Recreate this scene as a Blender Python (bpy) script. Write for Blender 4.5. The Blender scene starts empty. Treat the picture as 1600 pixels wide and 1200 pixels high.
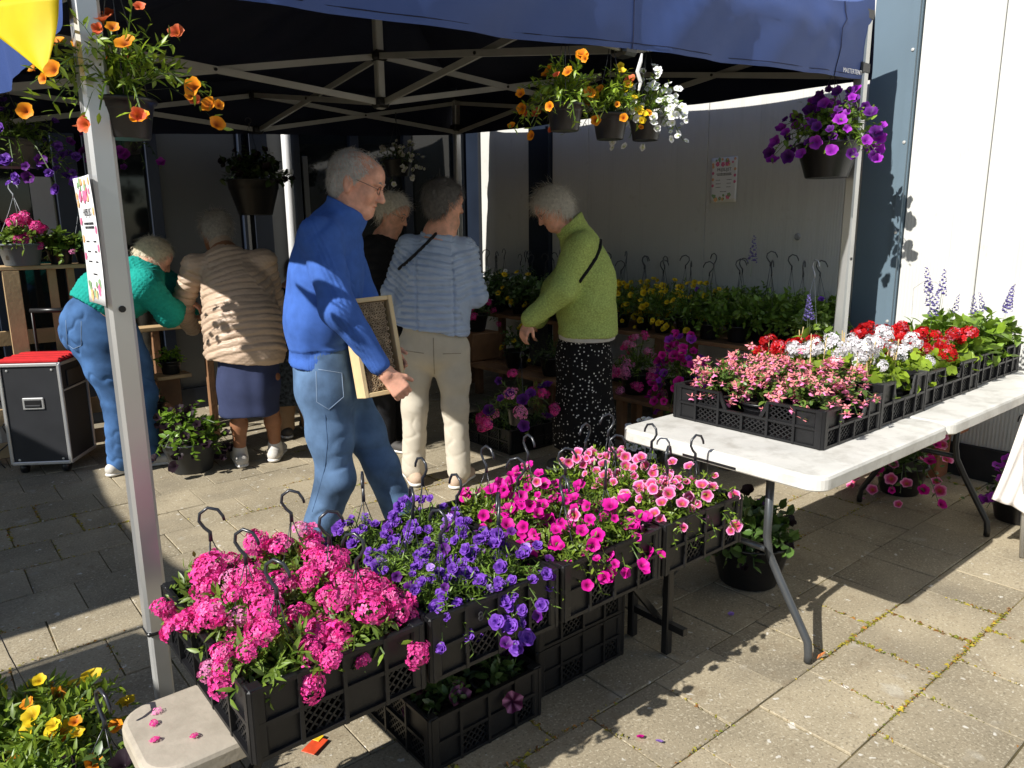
import bpy, math, random
import numpy as np
from mathutils import Matrix, Vector
random.seed(7); RNG = np.random.default_rng(7)
SC = bpy.context.scene; COL = SC.collection
# ---------------------------------------------------------------- camera (world X runs along the bench, world Y into the tent)
F, PITCH, ROLL, YAW, H = 1166., math.radians(11.83), math.radians(-0.56), math.radians(50.5), 1.5
CR = np.array([math.sin(YAW), -math.cos(YAW), 0.]); CF = np.array([math.cos(YAW), math.sin(YAW), 0.]); UZ = np.array([0, 0, 1.])
def _cam():
    fw = CF * math.cos(PITCH) - UZ * math.sin(PITCH); up = CF * math.sin(PITCH) + UZ * math.cos(PITCH)
    cx = CR * math.cos(ROLL) + up * math.sin(ROLL); cy = -CR * math.sin(ROLL) + up * math.cos(ROLL)
    M = Matrix.Identity(4)
    for i in range(3): M[i][0], M[i][1], M[i][2] = cx[i], cy[i], -fw[i]
    M[2][3] = H
    cam = bpy.data.cameras.new('camera'); cam.sensor_width = 36; cam.lens = 36 * F / 1600; cam.clip_end = 400; cam.clip_start = .05
    o = bpy.data.objects.new('camera', cam); o.matrix_world = M; COL.objects.link(o); SC.camera = o
_cam()
def px(u, v, Y):
    """point seen at photo pixel (u, v), Y metres ahead of the camera"""
    rx, uy = (u - 800) / F, -(v - 600) / F
    rt = rx * math.cos(ROLL) - uy * math.sin(ROLL); up = rx * math.sin(ROLL) + uy * math.cos(ROLL)
    d = np.array([rt, math.cos(PITCH) + up * math.sin(PITCH), -math.sin(PITCH) + up * math.cos(PITCH)]) * (Y / (math.cos(PITCH) + up * math.sin(PITCH)))
    return CR * d[0] + CF * d[1] + UZ * (d[2] + H)
def pz(u, Y, z):
    fw = Y * math.cos(PITCH) - (z - H) * math.sin(PITCH)
    return CR * ((u - 800) / F * fw) + CF * Y + UZ * z
def proj(p):
    d = np.asarray(p, float) - np.array([0, 0, H]); x, y, z = d @ CR, d @ CF, d[2]
    fw = y * math.cos(PITCH) - z * math.sin(PITCH); up = y * math.sin(PITCH) + z * math.cos(PITCH)
    return 800 + F * x / fw, 600 - F * up / fw, fw
# ---------------------------------------------------------------- light
SUN_ELEV = math.radians(39.3); SUN_TO = np.array([.9983, .058, 0])      # horizontal way the light travels
W = bpy.data.worlds.new('World'); SC.world = W; W.use_nodes = True
nt = W.node_tree; bg = nt.nodes['Background']; sky = nt.nodes.new('ShaderNodeTexSky')
sky.sky_type = 'NISHITA'; sky.sun_disc = False; sky.sun_elevation = SUN_ELEV
sky.sun_rotation = math.atan2(-SUN_TO[0], -SUN_TO[1]); sky.air_density = 1.0; sky.dust_density = .6
nt.links.new(sky.outputs[0], bg.inputs[0]); bg.inputs[1].default_value = .075
sl = bpy.data.lights.new('sun', 'SUN'); sl.energy = 5.0; sl.angle = math.radians(.53); sl.color = (1, .965, .905)
so = bpy.data.objects.new('sun', sl); COL.objects.link(so)
ld = Vector((SUN_TO[0] * math.cos(SUN_ELEV), SUN_TO[1] * math.cos(SUN_ELEV), -math.sin(SUN_ELEV)))
so.rotation_euler = ld.to_track_quat('-Z', 'Y').to_euler(); so.location = (-6, 0, 8)
SC.view_settings.view_transform = 'Standard'; SC.view_settings.look = 'None'; SC.view_settings.exposure = 0.52; SC.view_settings.gamma = 1
SC.view_settings.use_curve_mapping = False
SC.render.engine = 'CYCLES'; SC.cycles.max_bounces = 6; SC.cycles.transparent_max_bounces = 6; SC.cycles.use_denoising = True
SC.cycles.diffuse_bounces = 4; SC.cycles.glossy_bounces = 3; SC.cycles.transmission_bounces = 4; SC.cycles.caustics_reflective = False; SC.cycles.caustics_refractive = False
# ---------------------------------------------------------------- materials
MATS = {}
def mat(name, col, rough=.6, var=.15, scale=8., bump=0., bscale=60., metal=0., trans=0., attr=False, rnd=0., spec=.4, coat=0., obj=True, detail=4):
    """procedural Principled material: base colour broken up by noise, optional bump, vertex tint ('Col'), per-object tint"""
    if name in MATS: return MATS[name]
    m = bpy.data.materials.new(name); m.use_nodes = True; n = m.node_tree.nodes; l = m.node_tree.links
    b = n['Principled BSDF']; b.inputs['Roughness'].default_value = rough; b.inputs['Metallic'].default_value = metal
    b.inputs['Specular IOR Level'].default_value = spec; b.inputs['Coat Weight'].default_value = coat
    tc = n.new('ShaderNodeTexCoord'); co = tc.outputs['Object' if obj else 'Generated']
    if obj == 'world':
        g = n.new('ShaderNodeNewGeometry'); co = g.outputs['Position']
    nz = n.new('ShaderNodeTexNoise'); nz.inputs['Scale'].default_value = scale; nz.inputs['Detail'].default_value = detail; l.new(co, nz.inputs['Vector'])
    mr = n.new('ShaderNodeMapRange'); mr.inputs[1].default_value = .3; mr.inputs[2].default_value = .7; mr.inputs[3].default_value = 1 - var; mr.inputs[4].default_value = 1 + var
    l.new(nz.outputs[0], mr.inputs[0])
    def mul(a, bsock):
        v = n.new('ShaderNodeVectorMath'); v.operation = 'MULTIPLY'
        if isinstance(a, tuple): v.inputs[0].default_value = a
        else: l.new(a, v.inputs[0])
        l.new(bsock, v.inputs[1]); return v.outputs[0]
    base = tuple(col)
    if attr:
        at = n.new('ShaderNodeAttribute'); at.attribute_name = 'Col'; base = mul(base, at.outputs['Color'])
    base = mul(base, mr.outputs[0])
    if rnd:
        oi = n.new('ShaderNodeObjectInfo'); r2 = n.new('ShaderNodeMapRange'); r2.inputs[3].default_value = 1 - rnd; r2.inputs[4].default_value = 1 + rnd
        l.new(oi.outputs['Random'], r2.inputs[0]); base = mul(base, r2.outputs[0])
    l.new(base, b.inputs['Base Color'])
    if bump:
        n2 = n.new('ShaderNodeTexNoise'); n2.inputs['Scale'].default_value = bscale; n2.inputs['Detail'].default_value = 3; l.new(co, n2.inputs['Vector'])
        bp = n.new('ShaderNodeBump'); bp.inputs['Strength'].default_value = 1; bp.inputs['Distance'].default_value = bump
        l.new(n2.outputs[0], bp.inputs['Height']); l.new(bp.outputs[0], b.inputs['Normal'])
    if trans:
        t = n.new('ShaderNodeBsdfTranslucent'); l.new(base, t.inputs[0]); mx = n.new('ShaderNodeMixShader'); mx.inputs[0].default_value = trans
        l.new(b.outputs[0], mx.inputs[1]); l.new(t.outputs[0], mx.inputs[2]); l.new(mx.outputs[0], n['Material Output'].inputs[0])
    m['bsdf'] = 1; MATS[name] = m; return m
def bump_wave(m, scale, dist, vec='Z', dirn='Z', distort=0., prof='SIN'):
    n = m.node_tree.nodes; l = m.node_tree.links; b = n['Principled BSDF']
    tc = n.new('ShaderNodeTexCoord'); w = n.new('ShaderNodeTexWave'); w.wave_type = 'BANDS'; w.bands_direction = dirn; w.wave_profile = prof
    w.inputs['Scale'].default_value = scale; w.inputs['Distortion'].default_value = distort; w.inputs['Detail'].default_value = 1
    l.new(tc.outputs['Object'], w.inputs['Vector']); bp = n.new('ShaderNodeBump'); bp.inputs['Distance'].default_value = dist; bp.inputs['Strength'].default_value = 1
    l.new(w.outputs['Fac'], bp.inputs['Height'])
    if b.inputs['Normal'].links: l.new(b.inputs['Normal'].links[0].from_socket, bp.inputs['Normal'])
    l.new(bp.outputs[0], b.inputs['Normal'])
    return m
def S(r, g, b):
    f = lambda c: (c / 255 / 12.92 if c / 255 <= .04045 else ((c / 255 + .055) / 1.055) ** 2.4)
    return (f(r), f(g), f(b))
LEAF = mat('leaf', (.115, .19, .032), .4, .25, 30, trans=.32, attr=True, spec=.5)
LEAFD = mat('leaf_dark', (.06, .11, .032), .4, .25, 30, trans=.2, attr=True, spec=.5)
PETAL = mat('petal', (1, 1, 1), .55, .06, 60, trans=.25, attr=True, rnd=.12, spec=.25)
POTB = mat('black_pot_plastic', (.010, .010, .012), .36, .3, 6, bump=.0006, bscale=40, spec=.5)
CRATE = mat('crate_plastic', (.009, .009, .010), .45, .35, 9, bump=.0008, bscale=55, spec=.4)
WIRE = mat('hanger_plastic', (.02, .022, .028), .3, .2, 10, spec=.6)
WIREL = mat('pale_hanger_plastic', (.35, .37, .4), .35, .1, 10, spec=.6)
SOIL = mat('soil', (.02, .014, .009), .95, .5, 60, bump=.006, bscale=90)
ALU = mat('brushed_aluminium', (.62, .62, .61), .38, .06, 5, metal=.75)
ALUD = mat('dull_aluminium', (.5, .5, .48), .5, .1, 5, metal=.4)
WOOD = mat('pale_pine', (.52, .36, .19), .6, .2, 5, bump=.001, bscale=40)
WOODD = mat('brown_board', (.24, .125, .06), .65, .3, 6, bump=.0015, bscale=40)
BLACKM = mat('black_metal', (.012, .012, .013), .35, .2, 10, spec=.5)
STEEL = mat('grey_leg_steel', (.09, .095, .1), .32, .15, 12, metal=.5)
# ---------------------------------------------------------------- mesh building
def link(name, me, m=None, parent=None, smooth=False, loc=None):
    o = bpy.data.objects.new(name, me); COL.objects.link(o)
    if m is not None:
        for q in (m if isinstance(m, (list, tuple)) else [m]): me.materials.append(q)
    if smooth: me.polygons.foreach_set('use_smooth', np.ones(len(me.polygons), bool))
    if parent is not None: o.parent = parent
    if loc is not None: o.location = loc
    return o
def np_mesh(name, V, Fc, C=None):
    """V (n,3); Fc list of int arrays (m,k) with equal k inside each; C (n,3) vertex tint"""
    me = bpy.data.meshes.new(name); V = np.asarray(V, np.float32)
    Fs = [np.asarray(f, np.int32) for f in (Fc if isinstance(Fc, list) else [Fc]) if len(f)]
    nl = sum(f.size for f in Fs); npoly = sum(len(f) for f in Fs)
    me.vertices.add(len(V)); me.vertices.foreach_set('co', V.ravel()); me.loops.add(nl); me.polygons.add(npoly)
    me.loops.foreach_set('vertex_index', np.concatenate([f.ravel() for f in Fs]))
    tot = np.concatenate([np.full(len(f), f.shape[1]) for f in Fs]); me.polygons.foreach_set('loop_start', np.concatenate([[0], np.cumsum(tot)[:-1]]).astype(np.int32))
    me.update(calc_edges=True); me.validate()
    if C is not None:
        at = me.color_attributes.new('Col', 'FLOAT_COLOR', 'POINT'); at.data.foreach_set('color', np.hstack([np.asarray(C, np.float32), np.ones((len(V), 1), np.float32)]).ravel())
    return me
class MB:
    def __init__(s): s.v = []; s.f = []; s.c = []; s.col = (1, 1, 1); s.mi = []; s.m = 0
    def _a(s, V, Fc):
        o = len(s.v); s.v += [tuple(p) for p in V]; s.f += [tuple(i + o for i in f) for f in Fc]; s.c += [s.col] * len(V); s.mi += [s.m] * len(Fc); return s
    def box(s, c, d, R=None, taper=1.):
        x, y, z = d[0] / 2, d[1] / 2, d[2] / 2
        P = np.array([(-x, -y, -z), (x, -y, -z), (x, y, -z), (-x, y, -z), (-x * taper, -y * taper, z), (x * taper, -y * taper, z), (x * taper, y * taper, z), (-x * taper, y * taper, z)])
        if R is not None: P = P @ np.asarray(R).T
        return s._a(P + np.asarray(c), [(3, 2, 1, 0), (4, 5, 6, 7), (0, 1, 5, 4), (1, 2, 6, 5), (2, 3, 7, 6), (3, 0, 4, 7)])
    def bar(s, p, q, w, h, up=(0, 0, 1)):
        p, q = np.asarray(p, float), np.asarray(q, float); d = q - p; L = np.linalg.norm(d); d /= L; up = np.asarray(up, float)
        sd = np.cross(d, up); sd /= (np.linalg.norm(sd) + 1e-9); u2 = np.cross(sd, d)
        return s.box((p + q) / 2, (L, w, h), np.stack([d, sd, u2], 1))
    def rbox(s, c, d, r=.01, R=None):
        """box with chamfered edges"""
        x, y, z = np.array(d) / 2; V = []; 
        for sx in (-1, 1):
            for sy in (-1, 1):
                for sz in (-1, 1): V += [((x - r) * sx, (y - r) * sy, z * sz), ((x - r) * sx, y * sy, (z - r) * sz), (x * sx, (y - r) * sy, (z - r) * sz)]
        P = np.array(V)
        if R is not None: P = P @ np.asarray(R).T
        import bmesh
        b = bmesh.new(); vs = [b.verts.new(p) for p in P + np.asarray(c)]; h = bmesh.ops.convex_hull(b, input=vs); bmesh.ops.dissolve_limit(b, angle_limit=.02, verts=b.verts, edges=b.edges)
        b.verts.index_update(); s._a([v.co[:] for v in b.verts], [[v.index for v in f.verts] for f in b.faces]); b.free(); return s
    def tube(s, pts, r, n=8, cap=True):
        pts = [np.asarray(p, float) for p in pts]; k = len(pts); rr = r if isinstance(r, (list, tuple, np.ndarray)) else [r] * k
        V = []; t0 = pts[1] - pts[0]; ref = np.array([0, 0, 1.]) if abs(t0[2]) < .9 * np.linalg.norm(t0) else np.array([1., 0, 0])
        u = np.cross(t0, ref); u /= np.linalg.norm(u)
        for i in range(k):
            t = pts[min(i + 1, k - 1)] - pts[max(i - 1, 0)]; t /= (np.linalg.norm(t) + 1e-9)
            u = u - t * (u @ t); u /= (np.linalg.norm(u) + 1e-9); w = np.cross(t, u)
            for j in range(n):
                a = 2 * math.pi * j / n; V.append(pts[i] + rr[i] * (u * math.cos(a) + w * math.sin(a)))
        Fc = [(i * n + j, i * n + (j + 1) % n, (i + 1) * n + (j + 1) % n, (i + 1) * n + j) for i in range(k - 1) for j in range(n)]
        if cap: Fc += [tuple(range(n))[::-1], tuple((k - 1) * n + j for j in range(n))]
        return s._a(V, Fc)
    def lathe(s, prof, n=20, c=(0, 0, 0), wob=None):
        V = []; 
        for r, z in prof:
            for j in range(n):
                a = 2 * math.pi * j / n; q = r * (1 + (wob(a, z) if wob else 0)); V.append((c[0] + q * math.cos(a), c[1] + q * math.sin(a), c[2] + z))
        k = len(prof)
        return s._a(V, [(i * n + j, i * n + (j + 1) % n, (i + 1) * n + (j + 1) % n, (i + 1) * n + j) for i in range(k - 1) for j in range(n)])
    def disc(s, c, r, n=16):
        return s._a([(c[0] + r * math.cos(2 * math.pi * j / n), c[1] + r * math.sin(2 * math.pi * j / n), c[2]) for j in range(n)], [tuple(range(n))])
    def poly(s, P): return s._a(P, [tuple(range(len(P)))])
    def build(s, name, m=None, parent=None, smooth=False, loc=None, tint=False):
        me = bpy.data.meshes.new(name); me.from_pydata(s.v, [], s.f); me.update()
        if tint:
            at = me.color_attributes.new('Col', 'FLOAT_COLOR', 'POINT'); at.data.foreach_set('color', np.array([(*c, 1) for c in s.c], np.float32).ravel())
        if max(s.mi, default=0): me.polygons.foreach_set('material_index', np.array(s.mi, np.int32))
        return link(name, me, m, parent, smooth, loc)
def thing(name, label, cat, loc=(0, 0, 0), rz=0., group=None):
    o = bpy.data.objects.new(name, None); COL.objects.link(o); o.location = loc; o.rotation_euler = (0, 0, rz); o.empty_display_size = .1
    return tag(o, label, cat, group)
def tag(o, label, cat, group=None):
    o['label'] = label; o['category'] = cat
    if group: o['group'] = group
    return o
def struct(o, kind='structure', label=None):
    o['kind'] = kind
    if label: o['label'] = label
    return o
def copy_tree(o, parent=None):
    c = o.copy(); COL.objects.link(c); c.parent = parent
    for ch in list(o.children): copy_tree(ch, c)
    return c
def rotz(a): return np.array([[math.cos(a), -math.sin(a), 0], [math.sin(a), math.cos(a), 0], [0, 0, 1]])
def nrm(v): v = np.asarray(v, float); return v / (np.linalg.norm(v) + 1e-9)
# hanging lettering: Blender's own font turned into a mesh
def text_mesh(name, s, size, m, parent, M, ext=.0004, align='LEFT'):
    cu = bpy.data.curves.new(name, 'FONT'); cu.body = s; cu.size = size; cu.extrude = ext; cu.align_x = align; cu.resolution_u = 2
    o = bpy.data.objects.new(name, cu); COL.objects.link(o); dg = bpy.context.evaluated_depsgraph_get(); me = bpy.data.meshes.new_from_object(o.evaluated_get(dg))
    bpy.data.objects.remove(o); me.materials.clear(); r = link(name, me, m, parent); r.matrix_local = M; return r
# ================================================================ the setting: ground, pavers, building
def mat_paver():
    m = mat('concrete_paver', (.315, .265, .18), .9, .2, 3.0, bump=.0016, bscale=170, rnd=.14, obj='world')
    n = m.node_tree.nodes; l = m.node_tree.links; b = n['Principled BSDF']; src = b.inputs['Base Color'].links[0].from_socket
    g = n.new('ShaderNodeNewGeometry')
    def speck(scale, thr0, thr1, col, fac, src):
        v = n.new('ShaderNodeTexNoise'); v.inputs['Scale'].default_value = scale; v.inputs['Detail'].default_value = 2; l.new(g.outputs['Position'], v.inputs['Vector'])
        mr = n.new('ShaderNodeMapRange'); mr.inputs[1].default_value = thr0; mr.inputs[2].default_value = thr1; mr.inputs[3].default_value = 0; mr.inputs[4].default_value = fac; l.new(v.outputs[0], mr.inputs[0])
        mx = n.new('ShaderNodeMix'); mx.data_type = 'RGBA'; l.new(mr.outputs[0], mx.inputs[0]); l.new(src, mx.inputs[6]); mx.inputs[7].default_value = (*col, 1); return mx.outputs[2]
    src = speck(120, .55, .66, (.55, .49, .36), .42, src); src = speck(105, .43, .33, (.10, .082, .05), .45, src); src = speck(60, .62, .70, (.6, .55, .43), .35, src)
    src = speck(7, .66, .74, (.5, .48, .42), .35, src); src = speck(2.2, .52, .75, (.15, .13, .1), .45, src); src = speck(26, .69, .72, (.66, .64, .58), .7, src); src = speck(11, .60, .72, (.2, .15, .09), .4, src)
    l.new(src, b.inputs['Base Color']); return m
PAV = mat_paver()
JOINT = mat('joint_sand_and_moss', (.12, .095, .04), .95, .6, 5, bump=.004, bscale=120, obj='world')
mb = MB(); mb.poly([(-40, -40, -.006), (40, -40, -.006), (40, 40, -.006), (-40, 40, -.006)]); struct(mb.build('ground', JOINT))
def paver_mesh():
    s, c = .1488, .0022; mb = MB(); V = []
    for r, z in ((s, -.05), (s, -.0022), (s - c, 0)): V += [(-r, -r, z), (r, -r, z), (r, r, z), (-r, r, z)]
    Fc = [(8, 9, 10, 11)]
    for k in (0, 4): Fc += [(k + j, k + (j + 1) % 4, k + 4 + (j + 1) % 4, k + 4 + j) for j in range(4)]
    mb._a(V, Fc); o = mb.build('paver', PAV); me = o.data; bpy.data.objects.remove(o); return me
PM = paver_mesh(); pave = thing('pavement', 'square grey concrete pavers laid in half bond', 'pavement'); del pave['category']; struct(pave)
cand = []; rest = MB()
for j in range(-14, 24):
    for i in range(-22, 22):
        b = .84 + .302 * j + .151; a = 2.25 + .302 * i + .151 + (.151 if j % 2 else 0)
        if a > 4.84 or b > 6.58: continue
        u, v, w = proj((a, b, 0)); vis = w > .3 and -90 < u < 1690 and v < 1310
        cand.append((-(1 / max(w, .1)) if vis else 1 + abs(a) + abs(b), a, b))
cand.sort()
for k, (_, a, b) in enumerate(cand):
    dz = random.uniform(-.003, .002); tl = (random.gauss(0, .006), random.gauss(0, .006), random.gauss(0, .007))
    if k < 300:
        o = link('paver', PM, None, pave) if k else link('paver', PM, None, pave)
        o.location = (a, b, dz); o.rotation_euler = tl
    else: rest.box((a, b, -.027 + dz), (.295, .295, .054), rotz(tl[2]))
struct(rest.build('paver_field', PAV, pave), 'stuff')
# moss and litter in the joints
def joint_moss():
    V = []; Fc = []; C = []
    rs = RNG
    def nz(a, b): return math.sin(a * 2.3 + 1.7 * b) * math.sin(b * 3.1 - .8 * a + 1) + .5 * math.sin(a * 7.1 + 2) * math.sin(b * 6.3)
    for _ in range(70000):
        j = rs.integers(-2, 14); row = rs.random() < .5
        if row: a = rs.uniform(0, 4.7); b = .84 + .302 * j + rs.normal(0, .005)
        else:
            i = rs.integers(-8, 9); b = .84 + .302 * j + rs.uniform(0, .302); a = 2.25 + .302 * i + (.151 if j % 2 else 0) + rs.normal(0, .005)
        if b > 5.5 or a > 4.8: continue
        q = nz(a, b) + rs.normal(0, .25)
        if q < .5: continue
        u, v, w = proj((a, b, 0))
        if not (w > .5 and -50 < u < 1650 and 700 < v < 1260): continue
        k = len(V); s = rs.uniform(.004, .011) * (1.25 if q > .9 else .8); an = rs.uniform(0, 6.28); z = rs.uniform(-.004, .004)
        e = np.array([math.cos(an), math.sin(an), 0]) * s; f = np.array([-math.sin(an), math.cos(an), rs.uniform(.2, 1.2)]) * s * .6; c = np.array([a, b, z])
        V += [c - e, c + f, c + e]; Fc.append((k, k + 2, k + 1)); t = rs.random()
        cc = np.array((.42, .31, .03)) * t + np.array((.17, .2, .03)) * (1 - t) if rs.random() < .8 else np.array((.3, .13, .03)); cc = cc * rs.uniform(.6, 1.3); C += [cc] * 3
    o = link('joint_moss', np_mesh('joint_moss', V, np.array(Fc), C), mat('moss_bits', (1, 1, 1), .9, .2, 40, attr=True, trans=.2)); struct(o, 'stuff', 'yellow green moss and litter in the paver joints')
joint_moss()
# ---------------------------------------------------------------- building: panel wall on the right, glazed front at the back
WX, WB = 4.85, 6.6
PANEL = mat('white_ribbed_panel', (.60, .595, .56), .5, .06, 1.2, obj='world', bump=.0004, bscale=30)
def panel_ribs(m):
    n = m.node_tree.nodes; l = m.node_tree.links; b = n['Principled BSDF']; g = n.new('ShaderNodeNewGeometry'); w = n.new('ShaderNodeTexWave'); w.bands_direction = 'Y'; w.inputs['Scale'].default_value = 16
    l.new(g.outputs['Position'], w.inputs['Vector']); bp = n.new('ShaderNodeBump'); bp.inputs['Distance'].default_value = .0012; l.new(w.outputs['Fac'], bp.inputs['Height']); l.new(b.inputs['Normal'].links[0].from_socket, bp.inputs['Normal']); l.new(bp.outputs[0], b.inputs['Normal'])
panel_ribs(PANEL)
def streaks(m):
    # faint rain streaks and scuffs on the panels
    n = m.node_tree.nodes; l = m.node_tree.links; b = n['Principled BSDF']; src = b.inputs['Base Color'].links[0].from_socket; g = n.new('ShaderNodeNewGeometry')
    for sc, lo, hi, f, col in (((1, 9, .5), .56, .75, .22, (.36, .35, .31)), ((1, 30, 1.2), .62, .72, .16, (.33, .32, .28)), ((6, 6, 6), .66, .72, .25, (.4, .38, .33))):
        mp = n.new('ShaderNodeMapping'); mp.inputs['Scale'].default_value = sc; l.new(g.outputs['Position'], mp.inputs['Vector']); v = n.new('ShaderNodeTexNoise'); v.inputs['Scale'].default_value = 1.6; v.inputs['Detail'].default_value = 5; l.new(mp.outputs[0], v.inputs['Vector'])
        mr = n.new('ShaderNodeMapRange'); mr.inputs[1].default_value = lo; mr.inputs[2].default_value = hi; mr.inputs[3].default_value = 0; mr.inputs[4].default_value = f; l.new(v.outputs[0], mr.inputs[0]); mx = n.new('ShaderNodeMix'); mx.data_type = 'RGBA'; l.new(mr.outputs[0], mx.inputs[0]); l.new(src, mx.inputs[6]); mx.inputs[7].default_value = (*col, 1); src = mx.outputs[2]
    l.new(src, b.inputs['Base Color'])
streaks(PANEL)
BLUEC = mat('blue_grey_column_paint', (.115, .165, .205), .45, .07, 2, obj='world')
FRAME = mat('dark_blue_frame_paint', (.012, .018, .032), .4, .2, 3)
PLINTH = mat('dark_plinth', (.02, .02, .022), .7, .3, 5)
GLASS = mat('dark_window_glass', (.012, .015, .016), .05, .2, .7, spec=.6, obj='world')
BLIND = mat('grey_window_blind', (.16, .165, .165), .6, .06, 1.5, obj='world')
MARK = mat('wall_stain', (.3, .3, .3), .8, .5, 40)
bld = thing('market_hall', 'white panel building with blue grey columns and glazed rear front', 'building')
cuts = [(-3.2, -2.0), (-2.0, -.8), (-.8, .42), (.42, 1.648), (1.648, 2.078), (2.36, 3.553), (3.553, 4.809), (4.809, 5.27), (5.59, 6.355)]
for y0, y1 in cuts:
    mb = MB(); mb.rbox((WX + .04, (y0 + y1) / 2, 2.4), (.08, y1 - y0 - .004, 4.4), .004); mb.build('wall_panel', PANEL, bld)
for y0, y1, fl in ((2.08, 2.358, .03), (5.275, 5.585, .0)):
    mb = MB(); mb.rbox((WX + .03, (y0 + y1) / 2, 2.3), (.10, y1 - y0, 4.6), .004); c = mb.build('column', BLUEC if fl else FRAME, bld)
    mb = MB(); mb.box((WX - .032, y0 + .025, 2.3), (.02, .04, 4.6)); mb.build('column_edge', BLUEC if fl else FRAME, c)
    if fl:
        for z in (.35, .9, 1.45, 1.98, 2.5, 3.1):
            mb = MB(); mb.lathe([(.0, .006), (.009, .005), (.011, .0)], 8); s = mb.build('screw', ALUD, c); s.rotation_euler = (0, -math.pi / 2, 0); s.location = (WX - .0425, y0 + .025, z)
mb = MB(); mb.box((WX + .02, 1.65, .1), (.09, 9.6, .2)); mb.build('plinth', PLINTH, bld)
mb = MB(); mb.rbox((WX + .02, 6.48, 2.3), (.11, .245, 4.6), .004); mb.build('corner_frame', FRAME, bld)
mb = MB(); mb.box((WX + .13, 1.6, 2.3), (.06, 10.2, 4.6)); mb.build('wall_core', PLINTH, bld)
# rear glazed front, along X at y = WB
mb = MB(); mb.box((1.2, WB + .45, 2.3), (7.9, .06, 4.6)); mb.build('inner_wall', PLINTH, bld)
mb = MB(); mb.box((1.05, WB + .05, 3.65), (7.6, .1, 1.9)); mb.build('fascia', BLIND, bld)
mull = [-2.4, -1.2, -.1, .62, 1.12, 1.29, 1.73, 2.44, 2.60, 2.93, 3.52, 4.10, 4.72]
for x in mull:
    w = .16 if x in (1.12, 2.60) else (.09 if x != 2.44 else .03)
    mb = MB(); mb.rbox((x, WB, 1.36), (w, .09, 2.68), .004); mb.build('mullion', FRAME, bld)
mb = MB(); mb.box((1.05, WB + .004, .09), (7.6, .085, .18)); mb.build('bottom_rail', FRAME, bld)
mb = MB(); mb.box((1.05, WB + .006, 2.62), (7.6, .08, .1)); mb.build('top_rail', FRAME, bld)
for k in range(len(mull) - 1):
    x0, x1 = mull[k] + .03, mull[k + 1] - .03
    mb = MB(); mb.box(((x0 + x1) / 2, WB + .02, 1.38), (x1 - x0, .012, 2.44)); mb.build('pane', BLIND if k in (6, 8) else GLASS, bld)
# paper on the inside of a door and the two rails across the glass
mb = MB(); mb.box((.95, WB - .002, 1.65), (.14, .006, .5)); mb.build('notice', mat('white_paper_dim', (.45, .46, .47), .7, .05, 4), bld)
mb = MB(); mb.tube([(2.83, WB - .09, 0.03), (2.83, WB - .09, 1.0), (2.83, WB - .09, 4.0)], .04, 12); dp = mb.build('downpipe', mat('grey_white_pipe', (.6, .6, .6), .45, .1, 3), bld, True)
for z in (.8, 2.0):
    mb = MB(); mb.lathe([(.046, -.02), (.048, 0), (.046, .02)], 12, (2.83, WB - .09, z)); mb.box((2.77, WB - .09, z), (.1, .02, .03)); mb.build('bracket', ALUD, dp)
mb = MB(); mb.rbox((3.03, WB - .01, 1.1), (.05, .02, 2.1), .003); mb.build('door_edge', BLIND, bld)
# socket and pencil line on the panels
mb = MB(); mb.lathe([(0, .012), (.02, .012), (.026, .0)], 10); o = mb.build('wall_hook', MARK, bld); o.location = (WX - .001, 2.78, 1.42); o.rotation_euler = (0, -math.pi / 2, 0)
mb = MB(); mb.tube([(WX - .0005, 1.98, .95), (WX - .0005, 1.985, 1.11), (WX - .0005, 1.93, 1.155), (WX - .0005, 1.86, 1.155), (WX - .0005, 1.81, 1.11), (WX - .0005, 1.815, .95)], .0012, 4); mb.build('pencil_line', MARK, bld)
# ================================================================ the blue pop-up tent
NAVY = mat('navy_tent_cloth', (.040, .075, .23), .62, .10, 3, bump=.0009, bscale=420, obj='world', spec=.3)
def shade_underside(m, col):
    # inner faces coloured near-black, standing in for deep shade under the roof
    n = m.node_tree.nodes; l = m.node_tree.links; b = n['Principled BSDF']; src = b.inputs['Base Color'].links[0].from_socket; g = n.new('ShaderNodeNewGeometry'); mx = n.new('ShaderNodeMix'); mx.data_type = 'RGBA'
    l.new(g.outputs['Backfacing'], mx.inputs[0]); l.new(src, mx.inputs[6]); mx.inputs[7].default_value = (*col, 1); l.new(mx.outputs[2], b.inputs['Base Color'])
shade_underside(NAVY, (.006, .009, .03))
TX0, TX1, TY0, TY1 = .43, 4.43, 2.17, 6.17; TXM, TYM = (TX0 + TX1) / 2, (TY0 + TY1) / 2
def toff(a, b): return .06 * (a - TXM) + .02 * (b - TYM)
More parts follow.
